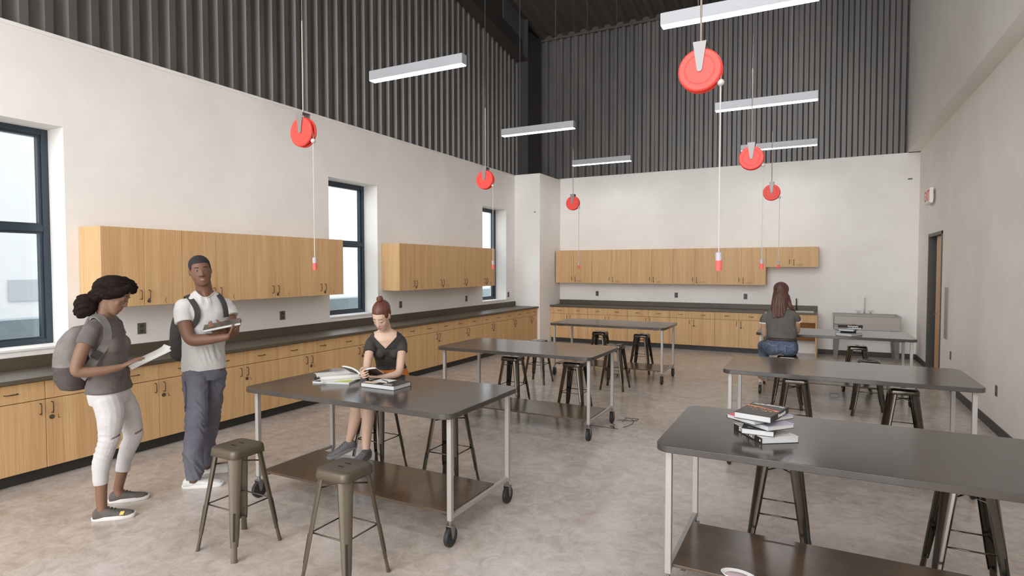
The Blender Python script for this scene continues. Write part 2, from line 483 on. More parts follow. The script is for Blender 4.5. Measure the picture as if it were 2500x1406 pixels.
for k in range(160):
    a = rr.random() * 2 * PI; r = .05 + .24 * rr.random(); z = .75 + .75 * rr.random(); p = V((r * math.cos(a), r * math.sin(a), z))
    d1 = V((math.cos(a), math.sin(a), rr.uniform(-.3, .9))).normalized(); sd = d1.cross(V((0, 0, 1))).normalized() * .018
    b.add([p, p + d1 * .05 + sd, p + d1 * .11, p + d1 * .05 - sd], [(0, 1, 2, 3)])
b.build('foliage', base('green leaves', srgb(92, 110, 60), .6), sh)

# ------------------------------------------------------------------ cabinets
def dpull(b, x, z, L=.09, out=.03, vertical=True, r=.0045):
    """bent bar pull standing off the face at y = 0, towards -y"""
    h = L / 2
    if vertical:
        pts = [(x, 0, z - h), (x, -out * .75, z - h), (x, -out, z - h + .012), (x, -out, z + h - .012), (x, -out * .75, z + h), (x, 0, z + h)]
    else:
        pts = [(x - h, 0, z), (x - h, -out * .75, z), (x - h + .012, -out, z), (x + h - .012, -out, z), (x + h, -out * .75, z), (x + h, 0, z)]
    b.tube(pts, r, 8)

def mark(ch, x, z, size, parent):
    m = basis((1, 0, 0), (0, 0, 1), (x, -.0005, z))
    text(ch, size, M['mark'], parent, m, 'printed_mark', .0004)

def base_cabinet(w, label, loc, rz, group, ch='L', lock=True, depth=.575):
    t = thing('base_cabinet', label, 'cabinet', loc, rz, group)
    MB().box(.001, w - .001, .0205, depth, .1, .828).build('carcass', M['wood_dark'], t)
    MB().box(.001, w - .001, .07, .09, 0.0, .1).build('toe_kick', M['toe'], t)
    g = .002; hw = w / 2
    for k in (0, 1):
        x0 = k * hw + g; x1 = (k + 1) * hw - g
        d = MB().box(x0, x1, 0, .02, .674, .822).build('drawer', M['wood'], t, bevel=.0012, seg=1)
        hb = MB(); dpull(hb, (x0 + x1) / 2, .75, .085, .028, False); hb.build('drawer_handle', M['handle'], d, smooth=True)
        d = MB().box(x0, x1, 0, .02, .105, .668).build('door', M['wood'], t, bevel=.0012, seg=1)
        hx = hw - .042 if k == 0 else hw + .042
        hb = MB(); dpull(hb, hx, .597, .088, .03); hb.build('door_handle', M['handle'], d, smooth=True)
        if k and lock:
            MB().tube([(hx, .001, .515), (hx, -.004, .515)], .019 if ch == 'L' else .014, 18).build('lock', M['lock'], d)
            if ch: mark(ch, hx + (.055 if ch == 'L' else .04), .51, .05 if ch == 'L' else .02, d)
    return t

def wall_cabinet(w, z0, z1, label, loc, rz, group, ch='<', depth=.355, panel=False):
    t = thing('wall_cabinet', label, 'cabinet', loc, rz, group)
    MB().box(.001, w - .001, .0205, depth, z0, z1).build('carcass', M['wood'], t)
    g = .0018; hw = w / 2
    for k in (0, 1):
        x0 = k * hw + g; x1 = (k + 1) * hw - g
        d = MB().box(x0, x1, 0, .02, z0 - .002, z1 - .002).build('door', M['wood'], t, bevel=.0012, seg=1)
        hx = hw - .04 if k == 0 else hw + .04
        hb = MB(); dpull(hb, hx, z0 + .105, .085, .028); hb.build('door_handle', M['handle'], d, smooth=True)
        if k:
            MB().tube([(hx, .001, z0 + .04), (hx, -.004, z0 + .04)], .017 if ch == '<' else .013, 18).build('lock', M['lock'], d)
            if ch == '<':
                mk = MB(); x = hx + .16; z = z0 + .04
                mk.tube([(x + .018, -.001, z + .028), (x, -.001, z), (x + .018, -.001, z - .028)], .0022, 5); mk.build('printed_mark', M['mark'], d)
            elif ch: mark(ch, hx + .11, z0 + .04, .045, d)
    return t

HP = PI / 2
GL = 'oak base cabinets under the left counter'
edges = [1.088, 2.031, 2.974, 3.917, 4.86, 5.803, 6.745, 7.687, 8.63, 9.57, 10.52, 11.46, 12.148]
ll = ['oak base cabinet at the near left end, outside the left edge of the view',
      'oak base cabinet below the large left window, first at the left edge',
      'oak base cabinet directly behind the woman in white jeans',
      'oak base cabinet directly behind the standing man in the white shirt',
      'oak base cabinet just right of the standing man, behind the front table corner',
      'oak base cabinet behind the open magazine, left of the reading woman',
      'oak base cabinet directly behind the seated woman reading in orange shorts',
      'oak base cabinet just right of the reading woman, in the left counter run',
      'oak base cabinet of the left run, behind the left corner of the middle table',
      'oak base cabinet of the left run, third from the white corner column',
      'oak base cabinet of the left run, second from the narrow end unit',
      'oak base cabinet of the left run, next to the narrow end unit',
      'narrow oak base cabinet ending the left run against the white column']
for i in range(len(edges) - 1):
    base_cabinet(edges[i + 1] - edges[i], ll[i] if i < 11 else ll[12], (-5.62, edges[i], 0), HP, GL)
o = MB().box(-6.198, -5.586, 1.0, 12.148, .83, .864).box(-6.198, -6.178, 1.0, 12.148, .864, .97).build('countertop', M['counter'], bevel=.002)
tag(o, 'long dark counter with backsplash along the left window wall', 'countertop')
GU = 'oak wall cabinets on the left wall'
e1 = [3.066, 3.85, 4.635, 5.413, 6.19]
lu = ['oak wall cabinet nearest the large left window, behind the two standing students', 'oak wall cabinet second from the large left window, behind the standing man\'s head',
      'oak wall cabinet on the left wall, third from the large window', 'oak wall cabinet overlapping the left edge of the middle window']
for i in range(4): wall_cabinet(e1[i + 1] - e1[i], 1.383, 2.137, lu[i], (-5.84, e1[i], 0), HP, GU)
e2 = [7.43, 8.233, 9.004, 9.788, 10.549]
lu = ['oak wall cabinet just right of the middle window, above the reading woman', 'oak wall cabinet second right of the middle window', 'oak wall cabinet third right of the middle window',
      'oak wall cabinet overlapping the left edge of the narrow far window']
for i in range(4): wall_cabinet(e2[i + 1] - e2[i], 1.383, 2.137, lu[i], (-5.84, e2[i], 0), HP, GU)
eb = [-5.56, -4.625, -3.70, -2.77, -1.838, -.905]
lb = ['oak base cabinet on the back wall, first beside the white corner column', 'oak base cabinet on the back wall, second from the white column',
      'oak base cabinet on the back wall, third from the white column', 'oak base cabinet on the back wall, fourth from the white column',
      'oak base cabinet on the back wall, left of the woman seen from behind']
for i in range(5): base_cabinet(eb[i + 1] - eb[i], lb[i], (eb[i], 12.75, 0), 0, 'oak base cabinets on the back wall', 'L')
lb = ['oak wall cabinet on the back wall, leftmost, beside the white column', 'oak wall cabinet on the back wall, second from the left', 'oak wall cabinet on the back wall, third from the left',
      'oak tall wall cabinet on the back wall, last of full height, beside the short one']
eu = [-5.53, -4.616, -3.693, -2.76, -1.835, -.893]
lb.insert(3, 'oak wall cabinet on the back wall, fourth, behind the near reel\'s hanging red grip')
for i in range(5): wall_cabinet(eu[i + 1] - eu[i], 1.388, 2.155, lb[i], (eu[i], 13.0, 0), 0, 'oak wall cabinets on the back wall', 'LOCK', .347)
wall_cabinet(.946, 1.757, 2.155, 'short oak wall cabinet at the right end of the back wall row', (-.893, 13.0, 0), 0, 'oak wall cabinets on the back wall', 'LOCK', .347)
# open accessible sink unit at the right end of the back counter
t = thing('sink_cabinet', 'oak open knee space sink cabinet at the right end of the back counter', 'cabinet', (0, 0, 0))
MB().box(-.905, -.885, 12.75, 13.34, 0, .828).build('side_panel', M['wood'], t)
MB().box(.02, .046, 12.75, 13.34, 0, .828).build('side_panel', M['wood'], t)
MB().box(-.884, .019, 12.75, 12.77, .67, .828).build('apron', M['wood'], t)
MB().add([(-.884, 12.79, .67), (.019, 12.79, .67), (.019, 13.1, .28), (-.884, 13.1, .28), (-.884, 12.81, .67), (.019, 12.81, .67), (.019, 13.12, .28), (-.884, 13.12, .28)],
         [(0, 1, 2, 3), (7, 6, 5, 4), (0, 4, 5, 1), (3, 2, 6, 7), (0, 3, 7, 4), (1, 5, 6, 2)]).build('knee_panel', M['wood_dark'], t)
# back counter with sink cut-out
b = MB(); sx0, sx1, sy0, sy1 = -.60, -.02, 12.84, 13.2
b.box(-5.563, sx0, 12.715, 13.348, .83, .864).box(sx1, .055, 12.715, 13.348, .83, .864).box(sx0, sx1, 12.715, sy0, .83, .864).box(sx0, sx1, sy1, 13.348, .83, .864)
b.box(-5.563, .055, 13.328, 13.348, .864, .97)
tag(b.build('countertop', M['counter'], bevel=.002), 'dark counter with backsplash and inset sink along the back wall', 'countertop')
t = thing('inset_sink', 'steel sink set into the right end of the back counter', 'sink', ((sx0 + sx1) / 2, (sy0 + sy1) / 2, .864))
w, d = (sx1 - sx0) / 2, (sy1 - sy0) / 2
MB().box(-w - .012, w + .012, -d - .012, -d + .012, 0, .006).box(-w - .012, w + .012, d - .012, d + .012, 0, .006).box(-w - .012, -w + .012, -d + .012, d - .012, 0, .006).box(w - .012, w + .012, -d + .012, d - .012, 0, .006).build('rim', M['chrome'], t)
MB().box(-w + .005, w - .005, -d + .005, d - .005, -.17, -.16).box(-w + .004, -w + .008, -d + .004, d - .004, -.16, 0).box(w - .008, w - .004, -d + .004, d - .004, -.16, 0).box(-w + .008, w - .008, -d + .004, -d + .008, -.16, 0).box(-w + .008, w - .008, d - .008, d - .004, -.16, 0).build('bowl', M['sink'], t)
MB().tube([(-.02, d + .05, 0), (-.02, d + .05, .2), (-.02, d + .03, .24), (-.02, d - .04, .25), (-.02, d - .07, .22)], .011, 8).build('tap', M['steel'], t, smooth=True)
# freestanding service sink
t = thing('service_sink', 'grey freestanding trough sink on tapered legs against the back wall', 'sink', (.86, 12.98, 0))
b = MB(); X, Y = .525, .32
b.box(-X, X, -Y, -Y + .02, .58, .835).box(-X, X, Y - .02, Y, .58, .835).box(-X, -X + .02, -Y + .02, Y - .02, .58, .835).box(X - .02, X, -Y + .02, Y - .02, .58, .835).box(-X + .02, X - .02, -Y + .02, Y - .02, .58, .6)
b.build('basin', M['sink'], t, bevel=.004)
b = MB().box(-X - .02, X + .02, -Y - .02, -Y + .012, .835, .85).box(-X - .02, X + .02, Y - .012, Y + .02, .835, .85).box(-X - .02, -X + .012, -Y + .012, Y - .012, .835, .85).box(X - .012, X + .02, -Y + .012, Y - .012, .835, .85)
b.build('rim', M['frame'], t, bevel=.003)
for sx in (-1, 1):
    for sy in (-1, 1):
        poly = [(0, .58), (.1, .58), (.055, 0), (0, 0)]
        r0 = [V((sx * (X - .005 - p), sy * (Y - .02), z)) for p, z in poly]; r1 = [V((sx * (X - .005 - p), sy * (Y - .05), z)) for p, z in poly]
        MB().rings([r0, r1]).build('leg', M['sink_leg'], t)
b = MB().tube([(0, .28, .85), (0, .28, 1.13)], .011, 10).tube([(0, .28, 1.0), (0, .28, 1.14), (0, .25, 1.17), (0, .16, 1.17), (0, .14, 1.14)], .009, 10)
b.build('tap', M['chrome'], t, smooth=True)
for sx in (-1, 1):
    MB().tube([(sx * .1, .28, .85), (sx * .1, .28, .90)], .018, 10).tube([(sx * .1 - .05, .28, .905), (sx * .1 + .05, .28, .905)], .006, 8).build('tap_handle', M['chrome'], t, smooth=True)
MB().tube([(.08, .05, .58), (.08, .05, .49)], [.035, .025], 12).tube([(.08, .05, .49), (.08, .05, .4), (.08, .2, .38), (.08, .36, .38)], .02, 10).build('waste_trap', M['white'], t, smooth=True)

# outlets and small wall fittings
def outlet(label, loc, rz, group, w=.075, h=.115):
    t = thing('outlet', label, 'outlet', loc, rz, group)
    MB().box(-w / 2, w / 2, -.007, 0, -h / 2, h / 2).build('cover_plate', M['outlet'], t, bevel=.002)
    for s in (-1, 1):
        MB().box(-.017, .017, -.0085, -.006, s * .026 - .015, s * .026 + .015).build('socket', M['outlet_hole'], t)
gl = 'dark outlets above the left counter'
outlet('dark outlet on the left wall between the woman and man standing', (XL, 3.63, 1.122), HP, gl, .085)
outlet('dark outlet on the left wall just right of the standing man', (XL, 5.44, 1.125), HP, gl, .085)
outlet('dark outlet on the left wall just right of the reading woman\'s head', (XL, 7.91, 1.128), HP, gl)
outlet('dark outlet on the left wall, left of the narrow far window', (XL, 10.01, 1.13), HP, gl)
outlet('dark outlet on the left wall right of the narrow far window', (XL, 11.82, 1.135), HP, gl)
gb = 'dark outlets above the back counter'
outlet('dark outlet on the back wall, leftmost, near the white column', (-4.608, YB, 1.13), 0, gb)
outlet('dark outlet on the back wall, middle of the three', (-2.755, YB, 1.13), 0, gb)
outlet('dark outlet on the back wall, left of the woman with long hair', (-1.308, YB, 1.13), 0, gb)
outlet('dark outlet low on the right wall near the door', (XR, 10.18, .5), -HP, 'low outlets on the right wall')
outlet('dark outlet low on the right wall nearest the viewer', (XR, 7.81, .445), -HP, 'low outlets on the right wall')
o = MB().box(XR - .012, XR, 10.42, 10.66, .70, 1.455).build('wall_plate', M['grey_plate'], bevel=.003); tag(o, 'tall grey metal plate on the right wall beside the door', 'plate')
for nm, lab, bx in (('wall_sensor', 'tiny dark sensor high on the back wall near the right corner', (1.53, 1.60, YB - .02, YB, 3.405, 3.425)), ('wall_sensor', 'tiny sensor on the front of the white corner column', (-5.70, -5.67, 12.13, 12.15, 3.0, 3.02))):
    tag(MB().box(*bx).build(nm, M['outlet']), lab, 'sensor')
t = thing('exit_sign', 'white exit sign with red letters on the right wall above the door', 'sign', (XR, 11.9, 2.92))
MB().box(-.09, -.035, -.27, .2, -.12, .125).build('housing', M['exit_box'], t, bevel=.006)
MB().box(-.035, 0, -.08, .05, -.05, .05).build('mount', M['exit_box'], t)
text('EXIT', .235, M['exit_red'], t, basis((0, -1, 0), (0, 0, 1), (-.0905, -.035, .0)), 'lettering', .0008, .004)

# ------------------------------------------------------------------ pendant lamps
def lamp(label, x, y, group='linear pendant lamps'):
    t = thing('pendant_lamp', label, 'lamp', (x, y, 3.95), 0, group)
    MB().box(-.645, .645, -.05, .05, .006, .115).build('housing', M['lamp_body'], t, bevel=.002)
    MB().box(-.638, .638, -.044, .044, 0, .0062).build('diffuser', M['lamp'], t)
    h = ceil_z(y) - 3.95 + .01
    for s in (-.32, .32):
        MB().tube([(s, 0, .115), (s, 0, h)], .0022, 5).build('suspension_wire', M['wire'], t)
    return t
for x, nm in ((-4.065, 'left'), (-.645, 'right')):
    for y, q in ((5.5, 'nearest'), (8.78, 'middle'), (12.0, 'farthest'), (2.2, 'off-view'), (-1.05, 'rear'), (-4.3, 'rearmost')):  # last three per row: unseen lamps added on the same spacing for fill light
        lab = {'nearest': 'lit white linear pendant lamp, nearest of the three in the %s row', 'middle': 'lit white linear pendant lamp, middle of the three in the %s row',
               'farthest': 'lit white linear pendant lamp, farthest of the three in the %s row', 'off-view': 'added unseen linear pendant lamp overhead, out of view in the %s row',
               'rear': 'added unseen linear pendant lamp behind the viewer in the %s row', 'rearmost': 'added unseen linear pendant lamp farthest behind the viewer in the %s row'}[q] % nm
        lamp(lab, x, y)

# ------------------------------------------------------------------ cord reels
def reel():
    t = thing('cord_reel', '', 'cord reel', (0, 0, 2.77), 0, 'red cord reels hanging above the tables')
    def disc(y0, y1):
        s = 1 if y1 > y0 else -1
        prof = [(y0, .02), (y0, .106), (y0 + (y1 - y0) * .25, .111), (y0 + (y1 - y0) * .75, .109), (y1, .102), (y1, .078), (y1 - s * .002, .076), (y1 - s * .002, .072), (y1, .07), (y1, .012)]
        b = MB(); b.rings([[V((r * math.cos(2 * PI * i / 48), y, r * math.sin(2 * PI * i / 48))) for i in range(48)] for y, r in prof]); return b
    disc(-.009, -.032).build('disc', M['red'], t, auto=True)
    disc(.009, .032).build('disc', M['red'], t, auto=True)
    MB().tube([(0, -.009, 0), (0, .009, 0)], .088, 32).build('spool', M['rubber'], t)
    poly = [(-.034, .142), (.034, .142), (.013, .0), (.009, -.008), (0, -.011), (-.009, -.008), (-.013, .0)]
    b = MB()
    for y0, y1 in ((-.039, -.036), (.036, .039)):
        b.rings([[V((x, y0, z)) for x, z in poly], [V((x, y1, z)) for x, z in poly]])
    b.box(-.034, .034, -.036, .036, .139, .142)
    b.build('bracket', M['bracket'], t)
    MB().tube([(0, 0, .142), (0, 0, .83)], .0055, 8).build('rod', M['rod'], t)
    MB().tube([(.094, 0, .0), (.1, 0, -.03), (.1, 0, -.945)], .0035, 6).build('cord', M['cord'], t)
    MB().ball((.1, 0, -.072), .0185).build('stopper', M['cord'], t, smooth=True)
    g = MB().tube([(.1, 0, -.94), (.1, 0, -.945), (.1, 0, -.985)], [.006, .0165, .0165], 16).build('plug', M['grey_plug'], t, auto=True)
    MB().tube([(.1, 0, -.985), (.1, 0, -1.037)], .0155, 16).build('grip', M['red_grip'], g, auto=True)
    return t
rl = reel(); first = True
names = {(-3.45, 3.25): 'red cord reel hanging in front of the left wall, above the nearest left table', (-3.43, 5.97): 'red cord reel above the middle left table',
         (-3.44, 8.78): 'red cord reel above the far left table, smallest of the left row', (-.546, 3.2): 'large red cord reel nearest the viewer, top right',
         (-.546, 5.95): 'red cord reel above the middle right table, overlapping the farthest right lamp', (-.545, 8.78): 'red cord reel above the far right table, smallest of the right row'}
for (x, y), lab in names.items():
    t = rl if first else copy_tree(rl); first = False
    t.location = (x, y, 2.77); t['label'] = lab
    MB().tube([(0, 0, .83), (0, 0, ceil_z(y) - 2.76)], .0028, 5).build('suspension_cable', M['wire'], t)

# ------------------------------------------------------------------ tables
ZT = .857
def make_table():
    t = thing('work_table', '', 'table', (0, 0, 0), 0, 'mobile work tables')
    MB().prism(rrect(-.925, .925, -.48, .48, .075, 8), ZT - .035, ZT).build('table_top', M['table'], t, bevel=.003, auto=True)
    for sx in (-1, 1):
        for sy in (-1, 1):
            x, y = sx * .868, sy * .385; r = .016
            MB().box(x - r, x + r, y - r, y + r, .165, ZT - .035).build('leg', M['frame'], t, bevel=.003)
            c = MB().box(x - .026, x + .026, y - .016, y + .016, .128, .136)
            for s in (-1, 1):
                poly = [(-.024, .132), (.024, .132), (.011, .06), (0, .05), (-.011, .06)]
                c.rings([[V((x + s * .019, y + p, z)) for p, z in poly], [V((x + s * .022, y + p, z)) for p, z in poly]])
            c.tube([(x, y, .136), (x, y, .166)], .01, 10)
            co = c.build('caster', M['caster_metal'], t, auto=True)
            prof = [(-.015, .035), (-.017, .05), (-.013, .0605), (0, .0625), (.013, .0605), (.017, .05), (.015, .035)]
            w = MB(); w.rings([[V((x + a, y + q * math.cos(2 * PI * i / 28), .0625 + q * math.sin(2 * PI * i / 28))) for i in range(28)] for a, q in prof])
            w.tube([(x - .02, y, .0625), (x + .02, y, .0625)], .018, 14)
            w.build('wheel', M['rubber'], co, auto=True)
            MB().box(x - sx * .10 - .03, x - sx * .10 + .03, y - .02, y + .02, ZT - .048, ZT - .0355).build('mounting_bracket', M['steel'], t)
        MB().box(sx * .868 - .013, sx * .868 + .013, -.369, .369, .172, .198).build('end_rail', M['frame'], t, bevel=.002)
    MB().box(-.854, .854, -.365, .205, .19, .205).build('shelf', M['shelf'], t, bevel=.002)
    for sx in (-1, 1):
        MB().box(sx * .80 - .012, sx * .80 + .012, -.36, .2, .178, .19).build('shelf_support', M['steel'], t)
    return t
tb = make_table(); first = True
for loc, lab in (((-2.877, 3.43, 0), 'dark topped mobile table nearest on the left, with books and a seated reader'),
                 ((-2.877, 5.96, 0), 'dark topped mobile table in the middle of the left row'),
                 ((-2.877, 9.14, 0), 'dark topped mobile table farthest in the left row, before the back cabinets'),
                 ((.213, 3.42, 0), 'dark topped mobile table nearest on the right, with books at its left end'),
                 ((.213, 5.87, 0), 'empty dark topped mobile table in the middle of the right row'),
                 ((.213, 9.14, 0), 'dark topped mobile table farthest in the right row, where a woman sits')):
    t = tb if first else copy_tree(tb); first = False
    t.location = loc; t['label'] = lab

# ------------------------------------------------------------------ stools
def make_stool(mat):
    t = thing('metal_stool', '', 'stool', (0, 0, 0), 0, 'metal stools around the tables')
    # seat pan: rounded square, soft shoulder
    rg = []
    for hz, h, rd in ((.590, .120, .042), (.594, .121, .042), (.612, .1205, .042), (.628, .119, .042), (.637, .115, .041), (.643, .108, .039), (.6455, .098, .036), (.645, .08, .030), (.6435, .04, .018)):
        rg.append([V((x, y, hz)) for x, y in rrect(-h, h, -h, h, rd, 6)])
    seat = MB().rings(rg).build('seat', mat, t, auto=True)
    lip = [[V((x, y, z)) for x, y in rrect(-h, h, -h, h, .043, 6)] for z, h in ((.5895, .1222), (.5925, .1228))]
    MB().rings(lip).build('seat_lip', mat, seat)
    for s in (-1, 1):
        MB().prism(rrect(-.021, .021, s * .028 - .0048, s * .028 + .0048, .0046, 3), .6415, .6453).build('hand_slot', M['slot'], seat)
    for sx in (-1, 1):
        for sy in (-1, 1):
            dg = V((sx, sy, 0)).normalized(); tg = V((-sy, sx, 0)).normalized()
            def cen(z):
                f = 1 - z / .6; return V((sx, sy, 0)) * (.086 + .079 * f) + V((0, 0, z))
            def prof(z, w, d, th=.003):
                c = cen(z); outp = []; inn = []
                for q in (-1, -.92, -.6, -.25, .25, .6, .92, 1):
                    k = 0 if abs(q) < .7 else (.35 if abs(q) < .95 else 1.0)
                    outp.append(c + tg * q * w + dg * (d * (1 - k) - d * .3 * abs(q)))
                    inn.append(c + tg * q * (w - th) * 1.0 + dg * (d * (1 - k) - d * .3 * abs(q) - th))
                return outp + inn[::-1]
            b = MB().rings([prof(.605, .043, .018), prof(.5, .039, .017), prof(.3, .032, .016), prof(.15, .027, .015), prof(.085, .022, .014)])
            lg = b.build('leg', mat, t, auto=True)
            g = MB(); c0, c1 = cen(.28) + dg * .0165, cen(.12) + dg * .0145
            g.strip([c0, c1], .013, .002, dg); g.build('leg_groove', M['slot'], lg)
            f = MB(); f.loft([(cen(.10) + dg * .002, tg * .016, dg * .009), (cen(.0) + dg * .004, tg * .019, dg * .011)], 12, .6)
            f.build('foot_cap', mat, lg, auto=True)
    def bar(z, inset):
        h = .086 + .079 * (1 - z / .6) - inset
        return h
    h = bar(.285, .0)
    for a, c in (((-h, -h), (h, -h)), ((h, -h), (h, h)), ((h, h), (-h, h)), ((-h, h), (-h, -h))):
        MB().tube([(a[0], a[1], .285), (c[0], c[1], .285)], .0045, 7).build('stretcher', mat, t, smooth=True)
    h = bar(.53, .004)
    for a, c in (((-h, -h), (h, h)), ((h, -h), (-h, h))):
        MB().tube([(a[0], a[1], .53), (0, 0, .54), (c[0], c[1], .53)], .0045, 7).build('cross_brace', mat, t, smooth=True)
    return t
st = make_stool(M['bronze'])
st.location = (-3.205, 2.452, 0); st['label'] = 'matt bronze stool nearest the standing man, left of the two in front'
dup(st, (-2.33, 2.462, 0), 0, 'matt bronze stool at bottom centre, in front of the near left table')
sg = make_stool(M['gunmetal'])
sg.location = (-3.338, 3.945, 0); sg['label'] = 'shiny dark stool under the seated reading woman'
for x, y, lab in ((-2.597, 3.935, 'shiny dark stool behind the near left table, right of the reading woman'),
                  (-3.36, 6.53, 'shiny dark stool behind the middle left table, left one of its pair'),
                  (-2.51, 6.48, 'shiny dark stool behind the middle left table, right one of its pair'),
                  (-3.732, 8.10, 'shiny dark stool in front of the far left table, left one, partly hidden'),
                  (-2.545, 8.17, 'shiny dark stool in front of the far left table, right one beside the caster'),
                  (-3.29, 9.70, 'shiny dark stool behind the far left table, left one before the back cabinets'),
                  (-2.555, 9.67, 'shiny dark stool behind the far left table, right one before the back cabinets'),
                  (-.173, 3.87, 'shiny dark stool behind the near right table, below the pile of books'),
                  (.735, 3.86, 'shiny dark stool behind the near right table, at the lower right edge'),
                  (-.16, 6.56, 'shiny dark stool behind the middle right table, left one'),
                  (.737, 6.44, 'shiny dark stool behind the middle right table, right one'),
                  (-.29, 8.11, 'shiny dark stool under the long haired woman at the far table'),
                  (.58, 8.10, 'shiny dark stool in front of the far right table, right of the seated woman'),
                  (.545, 9.59, 'shiny dark stool behind the far right table, before the trough sink')):
    dup(sg, (x, y, 0), 0, lab)

# ------------------------------------------------------------------ books
def cmat(name, r, g, b_, rough=.4): return base(name, srgb(r, g, b_), rough)
M['pages'] = grained('book page block', srgb(186, 185, 184), srgb(198, 197, 196), (4, 4, 900), .7, world_pos=True, detail=1)
M['blk'] = cmat('black cover', 40, 37, 33)
M['wht'] = cmat('white cover', 208, 206, 202)
M['lav'] = cmat('grey lavender cover', 170, 168, 180)
M['ltr'] = cmat('white print', 236, 232, 226)
M['hot'] = cmat('orange red print', 236, 86, 40)
M['yel'] = cmat('yellow print', 240, 184, 60)
M['pink'] = cmat('pink red print', 222, 72, 92)
M['cream'] = cmat('pale peach print', 232, 196, 176)

def book(label, loc, ang, w, d, h, top, spine, edge='-x', group=None, bottom=None):
    """closed book lying flat; spine on the named side; local origin = centre of base"""
    t = thing('book', label, 'book', loc, ang, group)
    x, y = w / 2, d / 2; th = .0028
    MB().box(-x, x, -y, y, h - th, h).build('front_cover', top, t, bevel=.0006, seg=1)
    MB().box(-x, x, -y, y, 0, th).build('back_cover', bottom or spine, t, bevel=.0006, seg=1)
    sp = {'-x': (-x, -x + th, -y, y), '+x': (x - th, x, -y, y), '-y': (-x, x, -y, -y + th), '+y': (-x, x, y - th, y)}[edge]
    MB().box(*sp, th, h - th).build('spine', spine, t)
    i = .003
    px = [-x + i, x - i, -y + i, y - i]
    if edge == '-x': px[0] = -x + th
    if edge == '+x': px[1] = x - th
    if edge == '-y': px[2] = -y + th
    if edge == '+y': px[3] = y - th
    MB().box(*px, th, h - th).build('pages', M['pages'], t)
    return t

def pile(pc, rot, lab, grp, z0=ZT):
    """five stacked books around pile centre pc, all turned by rot"""
    src = (-.241, 3.355)
    def pos(x, y, z):
        dx, dy = x - src[0], y - src[1]; c, s = math.cos(rot), math.sin(rot)
        return (pc[0] + dx * c - dy * s, pc[1] + dx * s + dy * c, z)
    z = z0
    b1 = book(lab[0], pos(-.224, 3.361, z), R(33.8) + rot, .2, .288, .033, M['wht'], M['blk'], '-x', grp)
    text('STREET ART', .030, M['ltr'], b1, basis((0, -1, 0), (0, 0, 1), (-.1004, .005, .0165)), 'lettering', .0003, .0012)
    text('a', .02, M['ltr'], b1, basis((0, -1, 0), (0, 0, 1), (-.1004, -.128, .0165)), 'lettering', .0003, .001)
    MB().box(.0, .095, .05, .1, .0331, .0334).build('cover_print', M['cream'], b1)
    z += .033
    b2 = book(lab[1], pos(-.248, 3.32, z), R(-1) + rot, .155, .2, .03, M['blk'], M['blk'], '+x', grp)
    for k in range(3): MB().box(-.05 + k * .035, -.03 + k * .035, -.07 + .012 * k, -.064 + .012 * k, .0301, .0304).build('cover_print', M['pink'] if k else M['ltr'], b2)
    z += .03
    b3 = book(lab[2], pos(-.235, 3.352, z), R(48.5) + rot, .175, .25, .025, M['lav'], M['blk'], '+y', grp)
    z += .025
    b4 = book(lab[3], pos(-.25, 3.37, z), R(54.7) + rot, .30, .18, .02, M['lav'], M['blk'], '+y', grp)
    MB().box(-.148, -.06, .02, .088, .0201, .0204).build('cover_print', M['pink'], b4)
    z += .02
    b5 = book(lab[4], pos(-.241, 3.355, z), R(-14) + rot, .185, .29, .033, M['blk'], M['blk'], '+x', grp)
    text('Photography', .031, M['ltr'], b5, basis((-1, 0, 0), (0, -1, 0), (0, .112, .0331)), 'title', .0003, .0008)
    text('Photography', .024, M['ltr'], b5, basis((0, 1, 0), (0, 0, 1), (.0929, .03, .0165)), 'spine_title', .0003, .0008)
    r2 = random.Random(3); st_ = MB()
    p = [(-.092, .055), (-.05, .045), (0, .035), (.05, .012), (.085, -.004)]
    st_.strip([(x, y, .0332) for x, y in p], [.012, .009, .011, .007, .026], .0004, (0, 0, 1)); st_.build('cover_print', M['hot'], b5)
    s2 = MB()
    s2.strip([(-.092, .058, .0336), (-.04, .047, .0336), (0, .037, .0336)], [.006, .005, .003], .0004, (0, 0, 1)); s2.strip([(.07, .0, .0336), (.082, -.004, .0336)], .01, .0004, (0, 0, 1))
    for k in range(34):
        x = r2.uniform(-.08, .075); y = r2.uniform(-.04, .02) - .15 * x; q = r2.uniform(.0008, .003)
        s2.box(x - q, x + q, y - q, y + q, .0331, .0336)
    s2.build('cover_sparks', M['yel'], b5)
    return
pile((-.241, 3.355), 0, ['thick white book titled STREET ART, bottom of the pile on the near right table',
     'small black book, second from the bottom of the near right pile', 'grey book, middle of the pile on the near right table',
     'pale book with a pink corner, just under the top book of the near pile', 'black Photography book on top of the pile on the near right table'], 'books piled on the near right table')
pile((.396, 8.864), R(-62.7), ['white book at the bottom of the small distant pile on the far right table', 'black book, second from the bottom of the distant pile',
     'grey book in the middle of the distant pile on the far right table', 'white book just under the top of the distant pile', 'black Photography book on top of the distant pile on the far right table'], 'books piled on the far right table')
# thick book on the near left table
t = book('thick closed book with a black and white cover, right of the open magazine', (-2.86, 3.468, ZT), 0, .312, .205, .033, M['blk'], M['blk'], '+y')
MB().box(-.11, .03, -.03, .09, .0331, .0335).build('cover_picture', M['ltr'], t)
MB().box(-.15, -.03, -.09, -.04, .0331, .0335).build('cover_picture', M['cream'], t)
MB().box(.04, .12, -.085, -.075, .0331, .0335).box(.03, .1, -.05, -.044, .0331, .0335).build('cover_print', M['ltr'], t)
b = MB().tube([(-.075, .045, .036), (-.03, .02, .037), (.02, .0, .036), (.03, -.02, .036)], .003, 6).build('cover_illustration', M['blk'], t)
